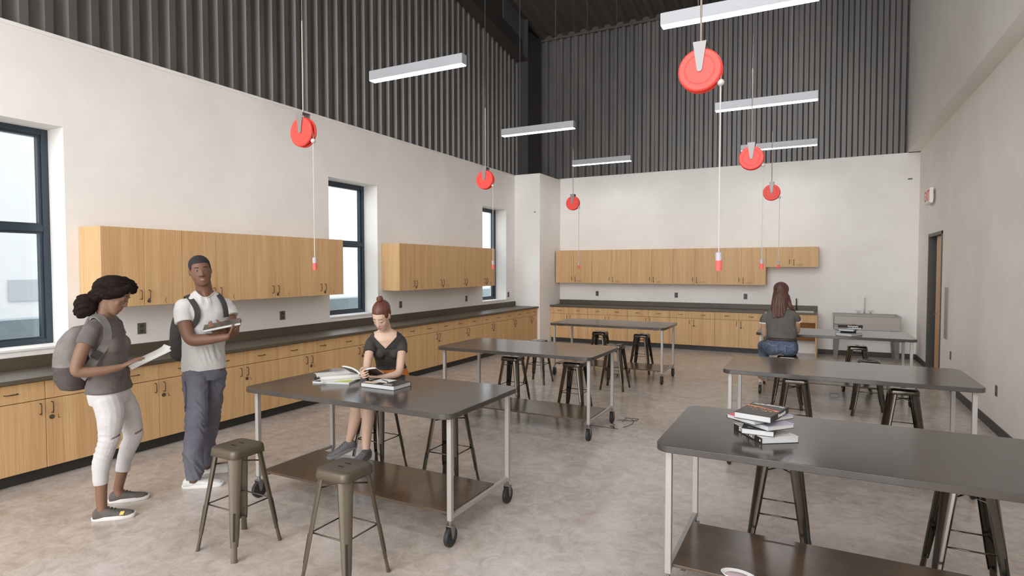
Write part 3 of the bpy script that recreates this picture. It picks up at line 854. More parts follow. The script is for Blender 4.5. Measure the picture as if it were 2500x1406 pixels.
# magazines
t = thing('magazine', 'closed magazine with a lime and white cover under the open one', 'magazine', (-3.335, 3.45, ZT), R(18))
MB().box(-.15, .15, -.105, .105, 0, .012).build('pages', M['pages'], t)
MB().box(-.151, .151, -.106, .106, .012, .0128).build('cover', M['wht'], t)
MB().box(.02, .14, -.09, .0, .0129, .0132).build('cover_print', cmat('lime print', 178, 196, 56), t)
MB().box(-.14, -.02, -.1, -.06, .0129, .0132).build('cover_print', M['blk'], t)
t = thing('magazine', 'open white magazine with curled pages on the near left table', 'magazine', (-3.43, 3.545, ZT + .0135), R(-36))
def page(x0, x1, hump, y0=-.15, y1=.15, th=.004, roll=0, lift=.0):
    b = MB(); n = 10; top = []; bot = []
    for i in range(n + 1):
        f = i / n; x = x0 + (x1 - x0) * f; z = hump * math.sin(PI * f) * (1 - .3 * f) + lift
        top.append((x, z + th)); bot.append((x, z))
    poly = top + bot[::-1]
    b.rings([[V((x, y0, z)) for x, z in poly], [V((x, y1, z)) for x, z in poly]]); return b
page(0, -.2, .022).build('left_page', M['wht'], t, auto=True)
page(0, .2, .03).build('right_page', M['wht'], t, auto=True)
# rolled over leaf at the right side
b = MB(); pts = []
for i in range(13):
    a = R(-90 + 260 * i / 12); pts.append((.180 + .019 * math.cos(a), .021 + .019 * math.sin(a)))
poly = pts + [(.180 + .0175 * math.cos(R(-90 + 260 * i / 12)), .021 + .0175 * math.sin(R(-90 + 260 * i / 12))) for i in range(12, -1, -1)]
b.rings([[V((x, -.15, z)) for x, z in poly], [V((x, .15, z)) for x, z in poly]]); b.build('curled_leaf', M['wht'], t, auto=True)
gp = MB()
for i in range(26):
    x = -.10 + random.uniform(-.045, .045); y = .01 + random.uniform(-.02, .02) + (x + .1) * .8; q = .004 + .006 * random.random()
    z = .022 * math.sin(PI * (-x / .2)) * (1 + .3 * x / .2) + .0042
    gp.add([(x - q, y, z), (x, y - q * .6, z), (x + q, y, z + .0004), (x, y + q * .6, z + .0004)], [(0, 1, 2, 3)])
gp.build('leaf_picture', cmat('green print', 140, 150, 70), t)

# ------------------------------------------------------------------ small things on floor and shelf
for lab, loc in (('small grey floor box under the far right table', (.25, 8.99, 0)), ('small grey floor box under the far left table', (-2.83, 9.06, 0))):
    t = thing('floor_box', lab, 'floor box', loc, 0, 'grey floor boxes under the far tables')
    MB().box(-.05, .05, -.04, .04, 0, .045).build('box_body', M['bracket'], t, bevel=.003)
    MB().box(-.052, -.046, -.042, .042, .045, .075).build('hinged_lid', M['bracket'], t)
b = MB(); rr = random.Random(11)
for k in range(4):
    p = [(-2.02 + rr.uniform(-.15, .15), 6.35 + rr.uniform(-.22, .2), .004)]
    a = rr.random() * 6
    for i in range(16):
        a += rr.uniform(-1.1, 1.1)
        q = p[-1]; p.append((max(-2.25, min(-1.78, q[0] + .035 * math.cos(a))), max(6.12, min(6.62, q[1] + .05 * math.sin(a))), .004 + .0015 * (i % 2)))
    b.tube(p, .0028, 5)
tag(b.build('cable', M['rubber'], smooth=True), 'thin tangled dark cable around the rear caster of the middle left table', 'cable')
t = thing('tray', 'white rimmed pink oval tray on the lower shelf of the near right table', 'tray', (-.318, 3.072, .2055), R(-6))
t.scale = (.6, .52, .8)
def oval(rx, ry, z): return [V((rx * math.cos(2 * PI * i / 40), ry * math.sin(2 * PI * i / 40), z)) for i in range(40)]
MB().rings([oval(.11, .075, 0), oval(.14, .10, .02), oval(.135, .095, .021), oval(.105, .07, .006), oval(.02, .02, .005)]).build('tray_rim', M['white'], t, smooth=True)
MB().rings([oval(.104, .069, .0065), oval(.095, .06, .012), oval(.03, .02, .013)]).build('tray_inset', base('pink tray inset', srgb(204, 176, 186), .5), t, smooth=True)

# ------------------------------------------------------------------ people
def skin(name, c, lip):
    m = base(name, srgb(*c), .5, 0, .35)
    m.node_tree.nodes['Principled BSDF'].inputs['Subsurface Weight'].default_value = 0.0
    return m, base(name + ' lips', srgb(*lip), .45)
def cloth(name, c1, c2, sc=(9, 9, 9), bump=.5, bs=(22, 22, 22), rough=.85, bd=.006): return grained(name, srgb(*c1), srgb(*c2), sc, rough, world_pos=False, bump=bump, bscale=bs, bdist=bd)
M['eye_white'] = base('eye white', srgb(205, 196, 190), .3)
M['iris'] = base('dark iris', srgb(44, 30, 24), .25)
M['brow'] = base('dark eyebrow', srgb(40, 30, 28), .8)

def head(mb, C, F, U, s=1.0, fem=0.0, wide=1.0, nw=1.0, jaw=1.0):
    """adds a head; returns matrix (x right of the face, y forward, z up)"""
    F = V(F).normalized(); U = V(U); U = (U - F * U.dot(F)).normalized(); X = F.cross(U)
    m = Matrix((X, F, U)).transposed().to_4x4(); m = Matrix.Translation(V(C)) @ m @ Matrix.Scale(s, 4)
    old = mb.xf; mb.xf = m
    w = (1 - .05 * fem) * wide
    mb.ell((0, -.012, .036), ((.074 * w, 0, 0), (0, .094, 0), (0, 0, .088)), 24, 16)
    secs = [(-.121, .066, .014, .012), (-.114, .060, .027, .026), (-.098, .050, .040, .040), (-.078, .040, .050, .052), (-.05, .032, .059, .062), (-.02, .026, .066, .069), (.01, .02, .069, .074), (.04, .014, .070, .077), (.07, .004, .066, .074)]
    mb.loft([((0, y, z), (rx * w * (jaw if z < -.04 else 1 + (jaw - 1) * max(0, min(1, (.03 - z) / .07))), 0, 0), (0, ry, 0)) for z, y, rx, ry in secs], 24)
    # nose
    mb.loft([((0, .088, .018), (.0085 * nw, 0, 0), (0, .007, 0)), ((0, .094, -.004), (.0085 * nw, 0, 0), (0, .010, 0)), ((0, .101, -.022), (.0105 * nw, 0, 0), (0, .011, .0)), ((0, .102, -.033), (.0125 * nw, 0, 0), (0, .011, 0)), ((0, .096, -.040), (.010 * nw, 0, 0), (0, .009, 0))], 14)
    for sx in (-1, 1):
        mb.ell((sx * .0125 * nw, .094, -.033), ((.0078 * nw, 0, 0), (0, .009, 0), (0, 0, .0068)), 10, 8)      # nostril wings
        mb.ell((sx * .026, .0775, .032), ((.021, -.003 * sx, 0), (0, .011, 0), (0, 0, .009)), 12, 8)      # brow ridge
        mb.ell((sx * .033, .060, -.028), ((.026, 0, 0), (0, .021, 0), (0, 0, .032)), 14, 10)            # cheek
        mb.ell((sx * .076 * w, -.004, -.002), ((.007, .004 * sx, 0), (-.004 * sx, .018, .003), (0, -.004, .030)), 12, 8)  # ear
        mb.ell((sx * .031, .0760, .0110), ((.0175, 0, 0), (0, .0125, 0), (0, 0, .0125)), 14, 10)          # lids
    mb.ell((0, .0885, -.0595), ((.024, 0, 0), (0, .0098, 0), (0, 0, .0066)), 14, 8)                       # lips
    mb.ell((0, .087, -.0725), ((.021, 0, 0), (0, .0098, 0), (0, 0, .0074)), 14, 8)
    mb.ell((0, .074, -.106), ((.020, 0, 0), (0, .014, 0), (0, 0, .013)), 12, 8)                        # chin
    mb.xf = old
    return m

def face_parts(m, parent, closed=False, brow=None, lipz=None):
    mi = m
    for sx in (-1, 1):
        b = MB(); b.xf = mi
        if not closed:
            b.ell((sx * .031, .0815, .0080), ((.0120, 0, 0), (0, .0098, 0), (0, 0, .0040)), 14, 10)
            e = b.build('eye', M['eye_white'], parent, smooth=True)
            c = MB(); c.xf = mi; c.ell((sx * .031 + .001, .0900, .0080), ((.0052, 0, 0), (0, .0024, 0), (0, 0, .0040)), 12, 8)
            c.build('iris', M['iris'], e, smooth=True)
            l = MB(); l.xf = mi; l.tube([(sx * .031 - .0135, .0865, .0085), (sx * .031 - .006, .0915, .0125), (sx * .031 + .005, .0915, .0128), (sx * .031 + .0135, .0855, .0095)], [.0008, .0014, .0014, .0008], 6); l.build('eyelid_line', M['brow'], parent, smooth=True)
        else:
            b.strip([(sx * .031 - .014, .0875, .004), (sx * .031 - .006, .0915, .0005), (sx * .031 + .006, .0915, .0005), (sx * .031 + .014, .0865, .004)], .0028, .0016, (0, 1, -.3))
            b.build('eyelashes', M['brow'], parent, smooth=True)
        b = MB(); b.xf = mi
        b.strip([(sx * .014, .0885, .0320), (sx * .026, .0900, .0355), (sx * .038, .0865, .0365), (sx * .050, .0770, .0320)], [.006, .0065, .0055, .002], .0016, (0, 1, .1))
        b.build('eyebrow', brow or M['brow'], parent, smooth=True)

def lipfn(m):
    inv = m.inverted()
    def f(c):
        q = inv @ c
        return 1 if (q.y > .078 and (q.x / .0215) ** 2 + ((q.z + .066) / .0115) ** 2 < 1) else 0
    return f

def hand(mb, W, D, N, T, curl=(30, 35, 25), s=1.0, spread=.10, thumb=20, tcurl=15):
    """W wrist, D towards knuckles, N palm normal (fingers bend to it), T thumb side"""
    W = V(W); D = V(D).normalized(); N = V(N); N = (N - D * N.dot(D)).normalized(); T0 = D.cross(N); T = T0 if T0.dot(V(T)) > 0 else -T0
    mb.loft([(W - D * .02 * s, T * .024 * s, N * .018 * s), (W + D * .015 * s, T * .028 * s, N * .016 * s), (W + D * .05 * s, T * .038 * s, N * .0145 * s), (W + D * .082 * s, T * .041 * s, N * .012 * s), (W + D * .092 * s, T * .038 * s, N * .009 * s)], 14)
    L = (.062, .076, .082, .074); off = (-.031, -.0105, .0105, .031); st = (.080, .088, .090, .086)
    for k in range(4):
        p = W + D * st[k] * s + T * off[k] * s; sp = (off[k] / .031) * spread
        d = (D + T * sp).normalized(); pts = [p - d * .012 * s, p]; ang = 0
        ax = d.cross(N).normalized()
        for q, c in zip((.46, .30, .24), curl):
            ang += R(c * (1 + .12 * (1.5 - k) * .5)); dd = d * math.cos(ang) + N * math.sin(ang)
            p = p + dd * L[k] * q * s; pts.append(p)
        r = (.0078, .0086, .0088, .0086)[k] * s
        mb.tube(pts, [r * 1.05, r * 1.05, r * .98, r * .9, r * .78], 10, ends=True)
    p = W + D * .022 * s + T * .024 * s; d = (D * .72 + T * .62 + N * math.sin(R(thumb))).normalized()
    pts = [p - d * .01 * s, p]; ang = 0
    for q in (.036, .030, .024):
        dd = (d * math.cos(ang) + (N * .5 - T * .5 + D * .3).normalized() * math.sin(ang)).normalized(); p = p + dd * q * s; pts.append(p); ang += R(tcurl)
    mb.tube(pts, [.013 * s, .0125 * s, .0105 * s, .0098 * s, .0082 * s], 10, ends=True)

def torso(mb, secs, F, grow=0.0):
    F = V((F[0], F[1], 0)).normalized(); S = V((-F.y, F.x, 0)) * -1
    mb.loft([((u, d, z), S * (hs + grow), F * (hf + grow)) for z, u, d, hs, hf in secs], 28, .9)
    return F, S

def smoothpath(pts, n=5):
    """Catmull-Rom through points with radii"""
    P = [V(p[:3]) for p in pts]; r = [p[3] for p in pts]; o = []; q = []
    for i in range(len(P) - 1):
        a = P[max(i - 1, 0)]; b = P[i]; c = P[i + 1]; d = P[min(i + 2, len(P) - 1)]
        for k in range(n):
            t = k / n
            o.append(.5 * ((2 * b) + (c - a) * t + (2 * a - 5 * b + 4 * c - d) * t * t + (3 * b - a - 3 * c + d) * t ** 3)); q.append(r[i] * (1 - t) + r[i + 1] * t)
    o.append(P[-1]); q.append(r[-1]); return o, q

def limb(mb, pts, n=16, ends=True):
    o, q = smoothpath(pts); mb.tube(o, q, n, ends='s' if ends is False else ends)

def wrinkle(amp, sc, zs=1.0, seed=0.0, dirv=None):
    def f(c):
        w = noise.noise(V((c.x * 5 + seed, c.y * 5, c.z * 4))) * .9
        p = V((c.x * sc[0] + seed + w, c.y * sc[1] + seed - w, c.z * sc[2] + w * 2.2 + 7 * c.x))
        a = 1 - abs(noise.noise(p)) * 3.2
        b = noise.noise(V((c.x * 6 + seed, c.y * 6, c.z * 5 + 3)))
        return amp * (max(a, -.3) * max(0, .35 + b) * 1.3 - .15 + .5 * noise.noise(p * .6))
    return f

def shoe(heel, ang, L, upper, sole, parent, z=0.0, pitch=0.0, accent=None, lace=None, roll=0.0, width=1.0):
    m = Matrix.Translation((heel[0], heel[1], z)) @ Matrix.Rotation(R(ang), 4, 'Z') @ Matrix.Rotation(-R(pitch), 4, 'Y') @ Matrix.Rotation(R(roll), 4, 'X')
    k = L / .28
    b = MB(); b.xf = m
    secs = [(.006, .026, .062), (.025, .034, .082), (.055, .037, .086), (.085, .038, .085), (.115, .040, .074), (.15, .0435, .061), (.19, .047, .052), (.225, .045, .046), (.252, .036, .040), (.268, .022, .032)]
    b.loft([((x * k, 0, .020 + (h - .020) * .42), (0, w * k * width, 0), (0, 0, (h - .014) * .56)) for x, w, h in secs], 20, .8)
    def fn(c): return 0
    o = fuse('shoe', b, .006, 3, [upper], parent)
    s = MB(); s.xf = m
    out = []
    for i in range(36):
        t = 2 * PI * i / 36; x = .138 + .142 * math.cos(t); wv = (.034 + .013 * max(0, min(1, (x - .05) / .14))) * width
        y = math.copysign(abs(math.sin(t)) ** .62, math.sin(t)) * wv; out.append((x * k, y * k))
    sc = lambda q: [(.138 * k + (x - .138 * k) * q, y * q) for x, y in out]
    s.rings([[V((x, y, zz)) for x, y in sc(q)] for zz, q in ((0.001, .96), (.006, 1.0), (.024, 1.015), (.029, .99))])
    s.build('sole', sole, o, auto=True)
    if lace is not None:
        l = MB(); l.xf = m
        for i in range(5):
            x = (.10 + .021 * i) * k; h = .083 - .0085 * i
            l.tube([(x - .004, -.022 * k, h - .004), (x - .002, -.012 * k, h + .002), (x, 0, h + .006), (x + .002, .012 * k, h + .002), (x + .006, .022 * k, h - .004)], .0028, 6)
        l.build('laces', lace, o, smooth=True)
    if accent is not None:
        a = MB(); a.xf = m; a.xf = m @ Matrix.Translation((0, -.006, .003)); a.add([(.185 * k, -.0445 * k * width, .032), (.21 * k, -.0435 * k * width, .033), (.215 * k, -.030 * k, .049), (.19 * k, -.031 * k, .052), (.185 * k, -.0475 * k * width, .034), (.21 * k, -.0465 * k * width, .035), (.217 * k, -.031 * k, .052), (.192 * k, -.032 * k, .055)],
            [(0, 1, 2, 3), (7, 6, 5, 4), (0, 4, 5, 1), (1, 5, 6, 2), (2, 6, 7, 3), (3, 7, 4, 0)])
        a.build('patch', accent, o)
    return o

def frame_at(x, y): return math.atan2(x, y)

from mathutils.bvhtree import BVHTree
def neckline(o, xz, rad, mat, dy=1):
    """ribbed trim following points (x, z) on the front of a garment"""
    me = o.data; bv = BVHTree.FromPolygons([v.co for v in me.vertices], [p.vertices[:] for p in me.polygons]); pts = []
    for x, z in xz:
        h = bv.ray_cast(V((x, -3 * dy, z)), V((0, dy, 0)))
        if h[0] is not None: pts.append(h[0] - V((0, dy * rad * .2, 0)))
    b = MB().tube(pts, rad, 8, ends=True); return b.build('neck_trim', mat, o, smooth=True)

def sock(P, x, y, mat, z0=.05, z1=.15, r=.041):
    MB().loft([((x, y, z0), (r, 0, 0), (0, r, 0)), ((x, y, z1), (r * .95, 0, 0), (0, r * .95, 0))], 20).build('sock', mat, P, smooth=True)

# ================= woman standing, profile, white jeans
sk, lp = skin('brown skin', (126, 94, 76), (136, 82, 70))
P = thing('person', 'person standing at left in grey tee and white jeans, reading a white pad', 'person', (-4.381, 2.3785, 0), -frame_at(-4.381, 2.3785))
F = V((.90, -.43, 0)).normalized(); S = V((-.43, -.90, 0))
tee = [(.888, -.04, .03, .174, .127), (.95, -.04, .03, .161, .119), (1.03, -.032, .02, .135, .10), (1.10, -.035, .02, .132, .10), (1.18, -.04, .02, .145, .108), (1.26, -.05, .02, .158, .105), (1.33, -.062, .02, .158, .092), (1.375, -.068, .02, .125, .072), (1.405, -.066, .02, .082, .056)]
b = MB()
torso(b, [(.80, -.035, .03, .14, .10)] + [(z, u, d, hs - .014, hf - .014) for z, u, d, hs, hf in tee[:-1]] + [(1.41, -.062, .02, .06, .05)], F)
limb(b, [(-.062, .02, 1.36, .056), (-.055, .012, 1.43, .050), (-.04, .0, 1.50, .049), (-.02, -.015, 1.54, .05)])
hm = head(b, (.0, -.02, 1.555), (.80, -.30, -.46), (.5, 0, .86), .97, 1)
limb(b, [(-.125, -.11, 1.32, .040), (-.163, -.155, 1.25, .043), (-.195, -.185, 1.16, .040), (-.213, -.2, 1.085, .036), (-.19, -.2, 1.062, .036), (-.10, -.2, 1.058, .034), (-.02, -.2, 1.066, .026), (.035, -.19, 1.075, .021)])
hand(b, (.035, -.19, 1.076), (.9, .12, .42), (.3, .1, -.9), (-.1, 1, .3), (6, 12, 12), .86, .12, 10)
limb(b, [(.01, .16, 1.335, .046), (-.02, .22, 1.2, .040), (-.03, .26, 1.09, .036), (.03, .23, 1.045, .034), (.12, .17, 1.03, .022)])
hand(b, (.12, .17, 1.03), (.9, -.35, .2), (-.1, 0, 1), (.1, -1, .3), (8, 20, 20), .86, .1, 20)
limb(b, [(-.06, -.05, .84, .05), (-.045, -.055, .58, .055), (-.09, -.06, .42, .05), (-.098, -.06, .22, .036), (-.098, -.06, .11, .032), (-.095, -.06, .06, .034)])
limb(b, [(.01, .10, .84, .05), (.095, .15, .52, .055), (.06, .17, .42, .048), (.022, .21, .22, .036), (.0, .245, .11, .032), (.005, .247, .06, .034)])
fuse('body', b, .0048, 3, [sk, lp], P, matfn=lipfn(hm))
face_parts(hm, P, closed=True)
# jeans with knee rips
b = MB()
torso(b, [(.80, -.035, .03, .15, .112), (.87, -.04, .03, .162, .117), (.90, -.04, .03, .152, .108), (.945, -.04, .03, .136, .095), (.965, -.04, .03, .125, .085)], F)
limb(b, [(-.056, -.045, .84, .092), (-.035, -.055, .74, .088), (-.043, -.06, .60, .067), (-.05, -.06, .54, .062), (-.088, -.06, .42, .058), (-.10, -.06, .32, .050), (-.10, -.06, .25, .0455)], ends=False)
limb(b, [(.0, .10, .84, .092), (.06, .12, .72, .083), (.098, .15, .55, .066), (.094, .155, .49, .062), (.06, .17, .40, .056), (.035, .2, .30, .048), (.027, .205, .245, .0445)], ends=False)
rips = ((-.006, -.10, .580, .034, .0062), (.142, .09, .548, .034, .0072))
def ripfn(c):
    if c.z < .5: return 0
    for x, y, z, hw, hz in rips:
        if (V((c.x - x, c.y - y, 0)).length < hw) and abs(c.z - z - .35 * (c.x - x)) < hz: return 1
    return 0
w_ = wrinkle(.0052, (5, 5, 24))
def jw(c):
    k = 1 if ripfn(c) else 0
    zz = min(1, max(.25, 1.6 - abs(c.z - .42) * 3.2)); return w_(c) * zz - .002 * k
fuse('jeans', b, .0048, 6, [cloth('white denim', (184, 179, 178), (194, 190, 189), bump=.15), sk], P, jw, ripfn)
# tee shirt
b = MB()
torso(b, tee, F)
for s in (-1, 1):
    b.ell(V((-.045, .02, 1.208)) + F * .066 + S * .062 * s, (F * .056, S * .066, (0, 0, .068)), 18, 12)
b.ell((-.128, -.115, 1.325), ((.056, 0, 0), (0, .056, 0), (0, 0, .06)), 18, 12)
limb(b, [(-.11, -.09, 1.335, .055), (-.143, -.13, 1.30, .055), (-.168, -.158, 1.235, .054)], ends=False)
b.ell((-.0, .15, 1.325), ((.054, 0, 0), (0, .054, 0), (0, 0, .058)), 18, 12)
limb(b, [(-.0, .12, 1.335, .054), (.005, .18, 1.30, .053), (-.012, .21, 1.23, .052)], ends=False)
fuse('t_shirt', b, .0058, 4, [cloth('grey brown jersey', (90, 82, 79), (102, 93, 90), bump=.25)], P, wrinkle(.0065, (6, 6, 12), seed=2))
# hair, twisted strands
def strands(amp, fq, seed=0.0, dirn=(1, 0, .3)):
    dv = V(dirn).normalized()
    def f(c):
        q = c - dv * c.dot(dv) * .75
        return amp * math.sin(fq * (q.z + .6 * q.y + .35 * q.x) + 4 * noise.noise(c * 14 + V((seed, 0, 0)))) + amp * .8 * noise.noise(c * 34)
    return f
hair_d = grained('dark brown braided hair', srgb(26, 18, 16), srgb(40, 30, 26), (60, 60, 60), .9, spec=.15, world_pos=False, bump=.5, bscale=(90, 90, 160), bdist=.004)
b = MB()
b.ell((-.012, .0, 1.615), ((.112, 0, .012), (0, .098, 0), (-.008, 0, .083)), 28, 18)
b.ell((.035, .025, 1.62), ((.09, 0, -.01), (0, .085, 0), (0, 0, .066)), 24, 14)
limb(b, [(-.09, -.07, 1.60, .035), (-.035, -.095, 1.565, .036), (.035, -.085, 1.580, .033), (.085, -.05, 1.605, .028)])
limb(b, [(.06, .035, 1.66, .03), (.108, .05, 1.635, .026), (.125, .05, 1.60, .022), (.112, .055, 1.57, .016)])
b.ell((-.10, .0, 1.55), ((.055, 0, 0), (0, .06, 0), (0, 0, .05)), 18, 12)
fuse('hair', b, .0052, 2, [hair_d], P, strands(.0030, 260))
b = MB(); b.ell((-.158, .0, 1.495), ((.066, 0, .02), (0, .066, 0), (-.02, 0, .076)), 24, 16); b.ell((-.185, .0, 1.455), ((.045, 0, 0), (0, .05, 0), (0, 0, .05)), 18, 12)
fuse('hair_bun', b, .0052, 2, [hair_d], P, strands(.0045, 200, 3))
gs = cloth('dark grey knit shoe', (84, 78, 74), (98, 92, 88), bump=.2); ws = base('pale rubber sole', srgb(212, 206, 202), .6)
shoe((-.155, -.045), -14, .262, gs, ws, P, accent=base('orange patch', srgb(240, 186, 84), .6), lace=gs)
shoe((-.063, .265), -10, .262, gs, ws, P, lace=gs)
# pad
t = thing('paper_pad', 'thick white paper pad held out by the woman in white jeans', 'pad', P.location, P.rotation_euler.z)
mm = basis((.25, .03, .112), (-.03, 1, .02), (.20, .02, 1.098))
b = MB(); b.xf = mm; b.box(-.135, .135, -.11, .11, -.010, .008); b.build('page_block', M['wht'], t, bevel=.002)
b = MB(); b.xf = mm; b.rings([[V((x, y, z)) for x, z in ((.08, .008), (.12, .012), (.142, .022), (.146, .019), (.122, .006), (.08, .0078))] for y in (-.11, .11)]); b.build('lifted_leaf', M['wht'], t)
# backpack
def backpack(label, Px, secs, F, mats, pocket, straps, bands, sw=.055):
    t = thing('backpack', label, 'backpack', Px.location, Px.rotation_euler.z)
    b = MB(); torso(b, secs, F)
    def mf(c): return 1 if c.z < pocket else 0
    fuse('bag_body', b, .0065, 4, mats, t, wrinkle(.006, (9, 9, 9), seed=5), mf)
    for st_ in straps:
        pts, nr = st_
        s_ = MB(); o, _ = smoothpath([(p[0], p[1], p[2], 1) for p in pts]); n_ = []
        for i in range(len(o)):
            k = min(len(nr) - 1, i // 5); n_.append(V(nr[k]))
        s_.strip(o, sw, .010, n_); s_.build('strap', mats[2], t, auto=True, bevel=.002)
    for bd in bands:
        s_ = MB(); o, _ = smoothpath([(p[0], p[1], p[2], 1) for p in bd]); s_.tube(o, .0075, 8); s_.build('piping', mats[3], t, smooth=True)
    return t
bg1 = cloth('mauve grey pack fabric', (110, 102, 99), (124, 116, 112)); bg2 = cloth('dark brown pack base', (66, 58, 56), (78, 70, 67)); bg3 = cloth('grey strap webbing', (108, 103, 98), (122, 117, 112)); bg4 = cloth('dark piping', (70, 62, 58), (80, 72, 68))
nrm = V((.2, -1, .1))
bp = backpack('mauve grey backpack with dark base on the woman in white jeans', P,
    [(.905, -.205, .10, .10, .05), (.92, -.22, .105, .135, .085), (.96, -.232, .11, .148, .10), (1.05, -.238, .11, .15, .108), (1.16, -.235, .11, .148, .106), (1.25, -.222, .105, .138, .092), (1.31, -.20, .10, .115, .07), (1.345, -.185, .09, .08, .045)],
    F, [bg1, bg2, bg3, bg4], 1.075,
    [([(-.175, .02, 1.34), (-.135, -.03, 1.415), (-.085, -.06, 1.415), (-.052, -.092, 1.365), (-.040, -.112, 1.29), (-.058, -.122, 1.22), (-.105, -.138, 1.15), (-.15, -.13, 1.07), (-.19, -.06, 1.0)],
      [(-.5, -.4, .8), (-.1, -.3, .9), (.4, -.7, .6), (.5, -.8, .2), (.4, -.9, 0), (.2, -1, 0), (0, -1, 0), (-.3, -1, 0)]),
     ([(-.15, .15, 1.34), (-.07, .13, 1.42), (-.0, .11, 1.40), (.035, .10, 1.34), (.06, .10, 1.27)], [(-.3, 0, 1), (.3, 0, 1), (.7, -.3, .5), (.9, -.3, .1)])],
    [[(-.13, -.04, 1.33), (-.19, -.055, 1.26), (-.215, -.045, 1.15), (-.225, -.04, 1.08)], [(-.24, .0, 1.30), (-.285, -.005, 1.22), (-.285, .0, 1.10), (-.275, -.005, 1.08)]])
b = MB(); b.strip([(-.085, -.142, 1.185), (-.12, -.146, 1.14)], .05, .016, (.1, -1, 0)); b.build('buckle', M['rubber'], bp)

# ================= man standing, white tee
sk, lp = skin('dark brown skin', (112, 79, 61), (124, 82, 71))
P = thing('person', 'person in white tee and blue grey trousers, facing the viewer with a notebook', 'person', (-4.393, 3.082, 0), -frame_at(-4.393, 3.082))
F = V((.40, -.917, 0)).normalized()
tee = [(.925, -.018, .03, .168, .13), (1.0, -.018, .03, .162, .128), (1.08, -.015, .03, .158, .125), (1.16, -.01, .02, .162, .124), (1.25, -.008, .02, .176, .126), (1.34, -.0, .02, .188, .122), (1.42, .0, .02, .19, .108), (1.475, .0, .02, .168, .09), (1.51, .0, .02, .138, .076), (1.54, .0, .02, .105, .066), (1.565, -.003, .02, .075, .058)]
b = MB()
torso(b, [(.86, -.02, .03, .14, .11)] + [(z, u, d, hs - .015, hf - .015) for z, u, d, hs, hf in tee], F)
limb(b, [(.0, .02, 1.50, .062), (-.003, .012, 1.56, .061), (-.012, .005, 1.62, .060), (-.018, .0, 1.66, .060)])
hm = head(b, (-.030, -.018, 1.7225), (.09, -1, -.03), (-.12, 0, 1), .97, 0, 1.05, 1.3, 1.16)
limb(b, [(-.145, -.04, 1.435, .048), (-.152, -.072, 1.38, .052), (-.135, -.115, 1.28, .053), (-.112, -.15, 1.205, .047), (-.07, -.18, 1.185, .047), (.02, -.225, 1.195, .044), (.10, -.26, 1.205, .034), (.15, -.285, 1.212, .028)])
hand(b, (.15, -.285, 1.214), (.72, .05, .62), (-.35, .2, .75), (-.2, -.9, .3), (14, 22, 20), 1.0, .14, 15)
limb(b, [(.145, .07, 1.43, .046), (.172, .058, 1.36, .050), (.20, .01, 1.27, .047), (.20, -.05, 1.225, .045), (.17, -.15, 1.235, .036), (.135, -.235, 1.262, .027)])
hand(b, (.135, -.235, 1.262), (-.78, -.42, .08), (-.25, .35, .6), (.1, .1, 1), (40, 42, 35), .98, .08, 30)
limb(b, [(-.08, -.03, .84, .05), (-.075, -.1, .5, .058), (-.1, -.115, .12, .036), (-.1, -.115, .07, .036)])
limb(b, [(.05, .07, .84, .05), (.022, .12, .45, .058), (-.012, .195, .12, .036), (-.01, .2, .07, .036)])
fuse('body', b, .005, 3, [sk, lp], P, matfn=lipfn(hm))
face_parts(hm, P)
b = MB(); b.xf = hm; b.ell((0, .0935, -.0660), ((.0135, 0, 0), (0, .0035, 0), (0, 0, .0022)), 12, 8); b.build('teeth', M['eye_white'], P, smooth=True)
b = MB(); b.xf = hm
b.ell((0, -.0195, .048), ((.0825, 0, 0), (0, .1005, 0), (0, 0, .086)), 28, 18); b.ell((0, -.035, .0), ((.078, 0, 0), (0, .072, 0), (0, 0, .06)), 24, 14)
for s in (-1, 1): b.ell((s * .067, .022, .035), ((.0135, 0, 0), (0, .030, 0), (0, 0, .033)), 12, 8)
fuse('hair', b, .0048, 2, [grained('short black hair', srgb(28, 25, 24), srgb(38, 34, 33), (160, 160, 160), .85, world_pos=False, bump=.4, bscale=(260, 260, 260), bdist=.002)], P)
b = MB()
torso(b, [(.84, -.018, .03, .148, .12), (.92, -.018, .03, .152, .12), (.99, -.018, .03, .145, .11)], F)
limb(b, [(-.082, -.03, .88, .098), (-.078, -.065, .75, .090), (-.072, -.10, .615, .083), (-.078, -.11, .50, .078), (-.098, -.115, .30, .072), (-.10, -.118, .18, .066), (-.102, -.112, .075, .060)], ends=False)
limb(b, [(.055, .06, .88, .096), (.048, .08, .75, .086), (.032, .105, .58, .076), (.022, .12, .444, .071), (.002, .16, .30, .063), (-.012, .19, .17, .057), (-.012, .200, .080, .055)], ends=False)
def tw(c):
    k = 1 + 1.1 * max(0, 1 - abs(c.z - .18) / .2) + .5 * max(0, 1 - abs(c.z - .48) / .12); return wt(c) * k
wt = wrinkle(.0095, (5, 5, 12), seed=9)
tr = fuse('trousers', b, .0055, 5, [cloth('blue grey cotton', (92, 91, 101), (104, 103, 113), bump=.3)], P, tw)
b = MB(); b.strip([(-.155, -.11, .86), (-.145, -.135, .80), (-.15, -.14, .70), (-.155, -.135, .62)], .006, .004, (-.5, -1, 0)); b.build('pocket_seam', cloth('dark seam', (60, 62, 76), (66, 68, 82)), tr)
b = MB()
torso(b, tee, F)
b.ell((-.145, -.045, 1.43), ((.072, 0, 0), (0, .07, 0), (0, 0, .075)), 18, 12)
limb(b, [(-.13, -.03, 1.44, .070), (-.155, -.06, 1.40, .070), (-.145, -.095, 1.318, .069)], ends=False)
b.ell((.145, .07, 1.43), ((.068, 0, 0), (0, .066, 0), (0, 0, .07)), 18, 12)
limb(b, [(.12, .065, 1.44, .068), (.168, .07, 1.40, .065), (.19, .04, 1.345, .061)], ends=False)
ws2 = wrinkle(.0075, (6, 6, 8), seed=4)
